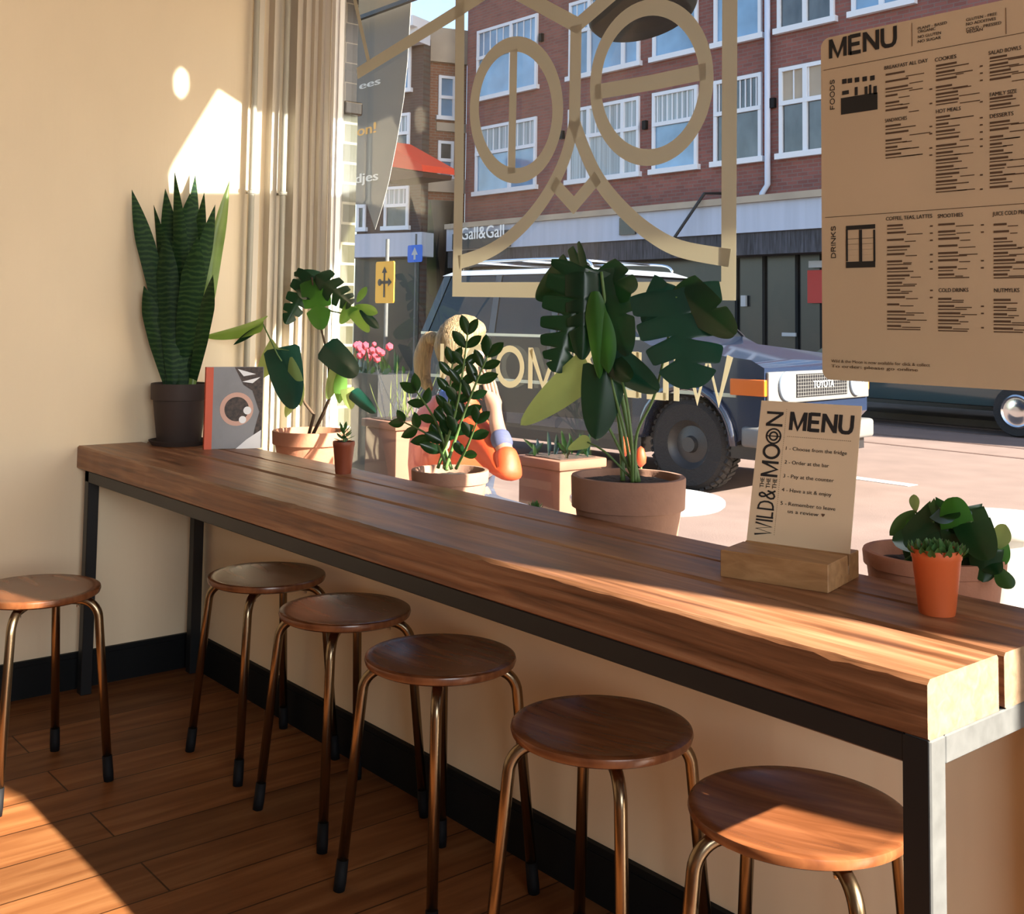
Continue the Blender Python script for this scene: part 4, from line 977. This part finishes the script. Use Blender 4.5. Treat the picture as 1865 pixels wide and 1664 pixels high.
skin_obj('collar', [(neck+Vector((-.05, -.03, -.02)), .03), (neck+Vector((0, -.075, -.035)), .032), (neck+Vector((.07, -.07, -.07)), .03), (neck+Vector((.09, -.03, -.15)), .03), (neck+Vector((.12, -.09, -.22)), .026)], [(0, 1), (1, 2), (2, 3), (3, 4)], m_blue, per)
skin_obj('trousers', [(hips, .15), (hips+Vector((.1, -.08, -.02)), .095), (Vector((px_+.36, -.1, .5)), .07), (Vector((px_+.38, -.1, .12)), .05), (hips+Vector((.1, .09, -.02)), .095), (Vector((px_+.36, .12, .5)), .07), (Vector((px_+.38, .12, .12)), .05)], [(0, 1), (1, 2), (2, 3), (0, 4), (4, 5), (5, 6)], m_jean, per)
bm = BM()                                # hair cap swept to a low tail
bmesh.ops.create_uvsphere(bm, u_segments=40, v_segments=24, radius=1)
for v in bm.verts:
    c = v.co.copy(); f = max(0, c.dot(fc)); k = 1+.03*math.sin(c.x*23+c.z*9)*math.cos(c.y*19)
    v.co = Vector((c.x*.115, c.y*.112, c.z*.122))*k
    if f > .3: v.co -= fc*.05*(f-.3)*max(0, min(1, (.55-c.z)/.5))*1.6
    v.co += hd+Vector((-.008, 0, .025))
new('hair', bm, m_hair, per, True)
tl = [L_(805, 625, PYY-.03), L_(782, 612, PYY-.04), L_(768, 650, PYY-.05), L_(770, 690, PYY-.05), L_(785, 712, PYY-.05)]
skin_obj('ponytail', [(p, r) for p, r in zip(tl, (.03, .035, .04, .034, .015))], [(0, 1), (1, 2), (2, 3), (3, 4)], m_hair, per)
bm = BM()
for k, sgn in enumerate((-1, 1)):
    bmesh.ops.create_uvsphere(bm, u_segments=12, v_segments=8, radius=.011, matrix=Matrix.Translation(hd+fc*.07+Vector((-fc.y, fc.x, 0))*sgn*.032+Vector((0, 0, .01))))
new('eyes', bm, m_white, per, True)
bm = BM(); ph_ = hdR+ftoh*.04+fdir*.03; fx, fy = frame_of(fdir)
prism(bm, [(-.035, -.07), (.035, -.07), (.035, .07), (-.035, .07)], ph_, fs, fdir, ftoh*.009); bevel(bm, .002, 1); tag(new('mobile_phone', bm, m_black), 'dark phone held to the cheek of the person outside', 'phone').location = per.location
# white fluffy coat on the bench behind
bx = P2(735, 740, 1.25)
t = thing('terrace_bench', 'timber bench the person sits on outside the window', 'bench', (pc.x-.1, PYY+.05, GZ))
bm = BM(); box(bm, -.42, .42, -.2, .2, .31, .35); bevel(bm, .006, 1); new('seat', bm, m_oak, t)
for x in (-.36, .36):
    bm = BM(); box(bm, x-.03, x+.03, -.17, .17, 0, .31); new('leg', bm, m_steelb, t)
# terracotta troughs
m_trough = mat('trough_clay', (.16, .075, .045), .8, noise=(5, .15, (1, 1, 1)))
def trough(u0, u1, v0, y, d, label, flowers=None, hgt=None):
    A, B_ = P2(u0, v0, y), P2(u1, v0, y); h = (hgt or (A.z+B_.z)/2-GZ)
    t = thing('planter', label, 'planter', ((A.x+B_.x)/2, y+d/2, GZ), group='clay planters outside'); w = (B_.x-A.x)/2
    bm = BM(); box(bm, -w, w, -d/2, d/2, 0, h-.04); box(bm, -w-.015, w+.015, -d/2-.015, d/2+.015, h-.04, h); bevel(bm, .006, 2); new('trough', bm, m_trough, t, 'angle')
    bm = BM(); box(bm, -w+.02, w-.02, -d/2+.02, d/2-.02, h, h+.004); new('soil', bm, m_soil, t); return t, w, h
t, w, h = trough(665, 722, 765, 1.35, .25, 'clay planter outside between the sunlit window frame and the person')
for k in range(26):
    a = Vector((rnd.uniform(-w, w), rnd.uniform(-.1, .1), h)); L = rnd.uniform(.12, .3); e = a+Vector((rnd.uniform(-.12, .12), rnd.uniform(-.12, .1), L))
    new('grass_blade', leaf_bm(a, e, .012, (0, 1, 0), 'lance', cup=.2, droop=-.1, nu=6, nv=1), m_monl if k % 2 else m_white, t, True)
t, w, h = trough(945, 1020, 834, 1.5, .25, 'clay planter outside to the right of the person')
for k in range(18):
    a = Vector((rnd.uniform(-w*.8, w), rnd.uniform(-.1, .1), h)); e = a+Vector((rnd.uniform(-.08, .08), rnd.uniform(-.08, .08), rnd.uniform(.04, .12)))
    new('leaf', leaf_bm(a, e, .03, (0, 1, 0), 'oval', cup=.2, nu=6, nv=2), m_mon, t, True)
# low timber step / deck ledge seen along the sill
# white terrace tables
def round_table(px, y, z, r, label, solid=False):
    c = P2(px[0], px[1], y)
    t = thing('terrace_table', label, 'table', (c.x, y, GZ), group='white terrace tables'); hz = z-GZ
    bm = BM(); lathe(bm, [(0, hz-.022), (r*.97, hz-.022), (r, hz-.015), (r, hz-.004), (r*.98, hz), (0, hz)], 56); new('top', bm, m_white, t, 'angle')
    if solid:
        bm = BM(); lathe(bm, [(r*.8, 0), (r*.86, hz*.5), (r*.9, hz-.022)], 40); new('drum', bm, m_white, t, 'angle')
    else:
        bm = BM(); lathe(bm, [(.0, .0), (.2, .0), (.2, .015), (.03, .03), (.028, hz-.03), (.09, hz-.022)], 24)
        new('pedestal', bm, m_white, t, 'angle')
round_table((1178, 905), .86, P2(1178, 905, .86).z, .24, 'round white terrace table behind the large monstera')
round_table((1835, 945), .78, P2(1835, 945, .78).z, .16, 'white drum table outside, behind the peperomia at the right', True)
# orange flowers behind monstera stems
c = P2(1145, 850, .72)
t = thing('orange_tulips', 'pair of orange tulips on the terrace table behind the monstera stems', 'flowers', (c.x, .78, P2(1178, 905, .86).z))
bm = BM(); lathe(bm, [(0, 0), (.03, 0), (.035, .05), (.028, .055), (0, .05)], 20); new('vase', bm, m_white, t, 'angle')
for u_, v_ in ((1138, 815), (1167, 835)):
    p = local(t, P2(u_, v_, .78)); bm = BM(); tube(bm, [(0, 0, .03), p], .003, 6); st = new('stem', bm, m_stem, t)
    bm = BM(); lathe(bm, [(0, -.03), (.016, -.012), (.018, .006), (.010, .03), (0, .038)], 12, p); new('bloom', bm, m_jacket, t, True)

# ---- street signs
def post_sign(name, label, cat, y, u0, v0, u1, v1, m, arrows):
    A, B_ = P2(u0, v1, y), P2(u1, v0, y); cx = (A.x+B_.x)/2
    t = thing(name, label, cat, (cx, y, GZ if y < 3 else RZ)); z0, z1 = A.z-t.location.z, B_.z-t.location.z; w = (B_.x-A.x)/2
    # the plate turns to face the viewer's side of the street
    bm = BM(); tube(bm, [(0, .03, 0), (0, .03, z1+.25)], .022, 10); new('post', bm, m_steelg, t)
    bm = BM(); prism(bm, rr_poly(-w, w, z0, z1, w*.15, 3), (0, 0, 0), (1, 0, 0), (0, 0, 1), (0, .012, 0)); new('plate', bm, m, t)
    bm = BM(); arrows(bm, w, z0, z1); return new('arrows', bm, m_print if name == 'detour_sign' else m_white, t)
def arr(bm, a, b, w, hw):
    a, b = Vector(a), Vector(b); d = (b-a).normalized(); s = Vector((-d.z, 0, d.x)); h = b-d*hw*1.4
    v = [a+s*w, h+s*w, h+s*hw, b, h-s*hw, h-s*w, a-s*w]
    f = bm.faces.new([bm.verts.new(p+Vector((0, -.004, 0))) for p in v])
def ar1(bm, w, z0, z1):
    m = (z0+z1)/2; hh = (z1-z0); arr(bm, (0, 0, z0+hh*.14), (0, 0, z1-hh*.12), w*.09, w*.28); arr(bm, (-w*.4, 0, m), (w*.8, 0, m), w*.09, w*.28)
    v = [bm.verts.new((-w*.5+math.cos(k*PI/6)*w*.22, -.004, m+math.sin(k*PI/6)*w*.22)) for k in range(12)]; bm.faces.new(v)
def ar2(bm, w, z0, z1): arr(bm, (0, 0, z0+(z1-z0)*.15), (0, 0, z1-(z1-z0)*.12), w*.14, w*.45)
post_sign('detour_sign', 'yellow detour sign with black arrows on a thin post', 'sign', 5.2, 683, 475, 718, 552, mat('sign_yellow', (.85, .42, .01), .5), ar1)
post_sign('one_way_sign', 'small blue sign with a white upward arrow', 'sign', 12.6, 742, 445, 769, 478, mat('sign_blue', (.02, .12, .6), .5), ar2)
# red flowers / parked bicycle heap
t = thing('flower_box', 'pink-red flowers in a box left of the dark off-road car', 'flowers', tuple(P2(690, 640, 2.6).xy)+(GZ,)); hz = P2(690, 640, 2.6).z-GZ
bm = BM(); box(bm, -.4, .18, -.12, .12, 0, hz-.15); new('box', bm, m_steelb, t)
for k in range(40):
    a = Vector((rnd.uniform(-.4, .18), rnd.uniform(-.12, .12), hz-.15)); e = a+Vector((rnd.uniform(-.06, .06), rnd.uniform(-.06, .06), rnd.uniform(.04, .2)))
    new('leaf', leaf_bm(a, e, .04, (0, 1, 0), 'oval', nu=5, nv=2), m_pil if k % 3 else m_mon2, t, True)
m_pink = mat('flower_pink', (.55, .04, .07), .6)
for k in range(22):
    c = Vector((rnd.uniform(-.3, .18), rnd.uniform(-.14, .02), hz+rnd.uniform(-.06, .06))); bm = BM(); bmesh.ops.create_icosphere(bm, subdivisions=1, radius=rnd.uniform(.018, .03), matrix=Matrix.Translation(c)); new('flower', bm, m_pink, t)

# ---- opposite side: brick building
m_brick = brickmat('red_brick', (.33, .115, .09), (.25, .085, .07), (.24, .16, .14), 1, .22, .07, 'xz', .85, .008)
m_brickd = brickmat('dark_brick', (.13, .075, .06), (.10, .06, .05), (.12, .1, .09), 1, .22, .07, 'xz', .85, .008)
m_bricko = brickmat('orange_brick', (.34, .14, .075), (.28, .11, .06), (.32, .25, .2), 1, .22, .07, 'xz', .85, .008)
m_pane = mat('window_pane', (.16, .30, .46), .08, spec=.9, noise=(.9, .45, (1, 1, 1)))
m_paned = mat('window_pane_dark', (.06, .07, .075), .1, spec=.8, noise=(1.4, .6, (2, 1, 1)))
m_curt = mat('curtain', (.36, .42, .44), .8, noise=(3, .4, (9, 9, .05)))
m_wf = mat('white_window_frame', (.70, .72, .76), .5)
m_fascia = mat('pale_blue_fascia', (.44, .48, .58), .6, noise=(1.2, .06, (6, 1, .3)))
m_shopd = mat('dark_shopfront', (.015, .016, .018), .25, spec=.6)
m_stone = mat('sandstone', (.40, .33, .25), .8, noise=(2, .12, (1, 1, 1)))
def facade(name, label, P0, P1, z1, m, depth=6, z0=RZ):
    """P0 left, P1 right on the ground as seen from the shop; local x runs along the front, -y faces us"""
    P0, P1 = Vector((P0[0], P0[1], 0)), Vector((P1[0], P1[1], 0)); d = (P1-P0); L = d.length; a = math.atan2(d.y, d.x)
    t = thing(name, label, 'building', (P0.x, P0.y, 0), a); bm = BM(); box(bm, 0, L, 0, depth, z0, z1); new('wall', bm, m, t)
    n = Vector((math.sin(a), -math.cos(a), 0)); Mi = Matrix.Translation(-P0); Ri = Matrix.Rotation(-a, 3, 'Z')
    def px(u_, v_): 
        p = Ri @ (atp(u_, v_, P0, n)-P0); return p.x, p.z
    return t, px, L
def fwin(t, x0, x1, z0, z1, lights=(.27, .73), trans_=.38, bars=8, pane=None, lower=None, top=True):
    """white sash window standing in the wall: frame (part) with panes (sub-part)"""
    pane = pane or m_pane; f = .075; bm = BM()
    def b(a, c, d, e, y0=-.05, y1=.02): box(bm, a, c, y0, y1, d, e)
    b(x0, x0+f, z0, z1); b(x1-f, x1, z0, z1); b(x0+.004, x1-.004, z1-f, z1-.003, -.053, .018); b(x0-.06, x1+.06, z0-.03, z0+f, -.10)
    zt = z1-(z1-z0)*trans_
    if trans_: b(x0+.01, x1-.01, zt-.04, zt+.04, -.062, .012)
    w = x1-x0
    for q in lights: b(x0+w*q-.045, x0+w*q+.045, z0+.01, z1-.01, -.056, .015)
    if trans_:
        for k in range(1, bars+1): x = x0+w*k/(bars+1); b(x-.012, x+.012, zt+.01, z1-.01, -.03, .01)
    o = new('window', bm, m_wf, t)
    bm = BM(); box(bm, x0+f, x1-f, -.012, .0, (zt if (lower and trans_) else z0)+.0, z1-f); new('pane', bm, pane, o)
    if lower and trans_: bm = BM(); box(bm, x0+f, x1-f, -.012, .0, z0+f, zt); new('pane', bm, lower, o)
BX0 = at(848, 300, 15).x
t, px, L = facade('brick_building', 'long red brick building with white windows across the street', (BX0, 15), (12, 15), 11.5, m_brick)
zA0, zA1, zB0, zB1 = 4.22, 5.86, 6.52, 8.25
def X(u_, v_=200): return px(u_, v_)[0]
colsw = [(869, 979, (.58,), m_pane), (1037, 1166, (.3, .78), m_curt), (1190, 1272, (), m_pane), (1302, 1389, (), m_paned)]
for a, b, li, pn in colsw:
    fwin(t, X(a), X(b), zA0, zA1, li, .4, 9 if a < 1190 else 8, m_curt if a < 1300 else m_paned, pn)
    fwin(t, X(a), X(b), zB0, zB1, li, .4, 8, m_pane, m_pane)
fwin(t, X(1421), X(1530), zA0, zA1, (.45,), .4, 3, m_stone, m_paned); fwin(t, X(1418), X(1522), zB0, zB1, (.5,), .4, 3, m_paned, m_paned)
wd_ = X(1665, 10)-X(1553, 10); x = X(1553, 10)
for k in range(6):
    fwin(t, x, x+wd_, zB0, zB1, (.5,), .4, 3); fwin(t, x, x+wd_, zA0, zA1, (.5,), .4, 3, m_curt, m_pane); x += wd_*1.5
bm = BM(); x = X(1402); tube(bm, [(x, -.07, 9), (x, -.07, 3.75), (x-.12, -.07, 3.6), (x-.12, -.2, 2.8)], .055, 10); new('drainpipe', bm, mat('zinc_pipe', (.55, .6, .72), .4), t, True)
bm = BM(); box(bm, 0, L, -.55, .0, 2.85, 3.38); new('shop_fascia', bm, m_fascia, t)
bm = BM(); box(bm, 0, L, -.62, .0, 3.38, 3.5); new('cornice', bm, m_stone, t)
bm = BM(); box(bm, 0, L, -.5, .01, 2.45, 2.85); new('awning_box', bm, mat('awning_charcoal', (.05, .05, .06), .8, noise=(30, .6, (1, .1, .1))), t)
bm = BM(); box(bm, .1, L, -.03, .0, RZ, 2.45); new('shopfront', bm, m_shopd, t)
bm = BM()
for u_ in (1345, 1395, 1455, 1500): x = X(u_, 560); box(bm, x-.03, x+.03, -.07, 0, RZ, 2.45)
new('shopfront_mullions', bm, m_black, t)
bm = BM(); a = px(1478, 552); b_ = px(1500, 492); box(bm, a[0], b_[0]+.4, -.12, -.05, a[1], b_[1]); new('red_poster', bm, mat('red_poster', (.42, .03, .02), .6), t)
bm = BM(); a = px(1480, 488); b_ = px(1500, 475); box(bm, a[0], b_[0]+.4, -.12, -.05, a[1], b_[1]); a = px(1430, 612); b_ = px(1455, 606); box(bm, a[0], b_[0], -.1, -.05, a[1], b_[1]); a = px(1355, 558); b_ = px(1364, 538); box(bm, a[0], b_[0], -.1, -.05, a[1], b_[1]); new('white_notice', bm, m_white, t)
bm = BM(); a = px(1283, 352); b_ = px(1226, 436); q0 = at(1283, 352, 14.36)-Vector((t.location.x, 15, 0)); q1 = at(1226, 436, 14.1)-Vector((t.location.x, 15, 0)); tube(bm, [(q0.x, -.05, q0.z+.05), (q0.x, -.64, q0.z), (q1.x, -.9, q1.z)], .03, 8); new('flag_pole', bm, m_steelb, t)
bm = BM(); a = px(1165, 418); b_ = px(1194, 398); box(bm, a[0], b_[0], -.6, -.54, a[1]-.15, b_[1]); new('dark_plate', bm, m_shopd, t)
for u_, v_ in ((1177, 228), (1410, 188), (1026, 246), (988, 69)):
    a = px(u_, v_); bm = BM(); box(bm, a[0]-.05, a[0]+.05, -.08, 0, a[1]-.09, a[1]+.09); new('wall_box', bm, m_black, t)
# its shop sign
A = at(842, 452, 14.35); B_ = at(926, 418, 14.35)
s = thing('shop_sign', 'dark shop sign with pale lettering on the fascia across the street', 'sign', (A.x, 14.35, A.z))
bm = BM(); box(bm, -.4, B_.x-A.x, 0, .08, -.02, B_.z-A.z); new('panel', bm, mat('sign_brown', (.022, .017, .015), .5), s)
new('lettering', text_bm('Gall&Gall', (-.05, -.004, .2), (1, 0, 0), (0, 0, 1), .3, B_.x-A.x-.1, .03, .003), m_ink, s)

# orange and dark buildings where the street bends
P1 = at(846, 400, 15.6); P0 = at(767, 400, 14.5)
t, px, L = facade('orange_building', 'narrow sunlit orange brick house beside the long brick building', (P0.x, P0.y), (P1.x, P1.y), at(800, 48, 14.8).z, m_bricko, .3)
def pw(t, px, a, b, c, d, **k):
    x0, za = px(a, d); x1, zb = px(b, c); fwin(t, x0, x1, za, zb, **k)
pw(t, px, 797, 829, 140, 216, lights=(), trans_=.5, bars=0, pane=m_pane); pw(t, px, 796, 826, 258, 326, lights=(), trans_=.5, bars=0, pane=m_paned, lower=m_pane)
zz = px(800, 350)[1]; bm = BM(); box(bm, 0, L, -.1, .0, zz, zz+.35); zz = px(800, 100)[1]; box(bm, 0, L, -.12, 0, zz-.2, px(800, 52)[1]); zz = px(800, 230)[1]; box(bm, L*.3, L, -.05, 0, zz-.12, zz+.1); new('stone_bands', bm, m_stone, t)
zz = px(800, 365)[1]; bm = BM(); box(bm, .1, L-.1, -.03, 0, RZ, zz); new('shopfront', bm, m_shopd, t)
Q1 = at(766, 400, 14.15); Q0 = at(650, 400, 13.5)
t, px, L = facade('dark_brick_house', 'dark brick gabled house with white sash windows further left', (Q0.x, Q0.y), (Q1.x, Q1.y), at(740, 70, 13.9).z, m_brickd, .3)
for a, b, c, d in ((712, 750, 85, 170), (708, 748, 205, 290), (700, 746, 338, 418), (650, 668, 340, 420), (655, 690, 85, 170), (655, 690, 205, 290)):
    pw(t, px, a, b, c, d, lights=(), trans_=.45, bars=4 if c > 200 else 0, pane=m_curt, lower=m_paned if c > 200 else m_pane)
h1 = px(740, 42); h0 = px(740, 78); bm = BM(); box(bm, -.2, L+.05, -.35, .2, h0[1]-.1, h0[1]+.25); box(bm, -.2, L+.05, -.55, .2, h0[1]+.25, h1[1]); new('cornice', bm, m_wf, t)
zz = px(700, 428)[1]; z2 = px(700, 470)[1]; bm = BM(); box(bm, 0, L+.4, -.5, .0, z2, zz); new('shop_fascia', bm, m_fascia, t)
bm = BM(); box(bm, 0, L, -.03, 0, RZ, z2); new('shopfront', bm, m_shopd, t)
# red awning
a = P2(700, 262, 9); b_ = P2(772, 308, 9); c = P2(700, 335, 9)
t = thing('red_awning', 'red shop awning reaching over the far pavement at the left', 'awning', (a.x, 12.4, 0))
m_red = mat('red_canvas', (.7, .05, .012), .7)
YA = 12.6; pts = [P2(u_, v_, YA)-Vector(t.location) for u_, v_ in ((690, 255), (768, 300), (770, 312), (690, 332))]
bm = BM(); prism(bm, [(p.x, p.z) for p in (pts[0], pts[1], pts[2], P2(690, 300, YA)-Vector(t.location))], (0, pts[0].y, 0), (1, 0, 0), (0, 0, 1), (0, .9, 0)); new('canvas', bm, m_red, t)
bm = BM(); prism(bm, [(p.x, p.z) for p in (P2(690, 302, YA)-Vector(t.location), pts[2]-Vector((0, 0, .02)), P2(768, 322, YA)-Vector(t.location), pts[3])], (0, pts[0].y+.02, 0), (1, 0, 0), (0, 0, 1), (0, .8, 0)); new('valance', bm, mat('dark_canvas', (.06, .02, .015), .8), t)
# round black street lantern above the road
lc = P2(1168, 8, 3.2)
t = thing('street_lantern', 'black street lantern shade hanging at the top of the window view', 'lamp', tuple(lc))
bm = BM(); lathe(bm, [(0, .2), (.08, .18), (.28, .06), (.34, -.05), (.32, -.08), (.15, -.085), (0, -.085)], 40); bmesh.ops.rotate(bm, verts=bm.verts[:], cent=(0, 0, 0), matrix=Matrix.Rotation(-.32, 3, 'Y')); new('shade', bm, m_black, t, True)
bm = BM(); tube(bm, [(.05, 0, .15), (0, 0, 1.2)], .008, 8); new('cable', bm, m_black, t)
# far parked car under the menu board
cy = 12.2
t = thing('parked_car', 'dark car parked on the far side, glimpsed under the menu board', 'car', (P2(1760, 740, cy).x, cy+.85, RZ)); x0c = P2(1440, 740, cy).x-t.location.x
zc = lambda v: P2(1700, v, cy).z-RZ
pf = [(x0c, .35), (x0c+.02, .75), (x0c+.5, .95), (x0c+1.1, 1.42), (x0c+3.0, 1.45), (x0c+3.9, 1.0), (x0c+4.8, .85), (x0c+4.85, .35)]
bm = BM(); prism(bm, pf, (0, -.85, 0), (1, 0, 0), (0, 0, 1), (0, 1.7, 0)); bevel(bm, .04, 2); new('body', bm, mat('green_black_paint', (.02, .05, .055), .2, coat=1), t, 'angle')
for x in (x0c+.8, P2(1855, 735, cy).x-t.location.x):
    bm = BM(); lathe(bm, [(0, -.1), (.2, -.1), (.3, -.1), (.32, -.06), (.32, .1), (0, .1)], 32, (x, -.80, .32), ax=(0, 1, 0)); w_ = new('wheel', bm, m_tyre, t, 'angle')
    bm = BM(); lathe(bm, [(0, -.105), (.05, -.12), (.1, -.105), (.17, -.105), (.19, -.125), (.21, -.105)], 32, (x, -.80, .32), ax=(0, 1, 0)); new('rim', bm, m_chrome, w_, 'angle')
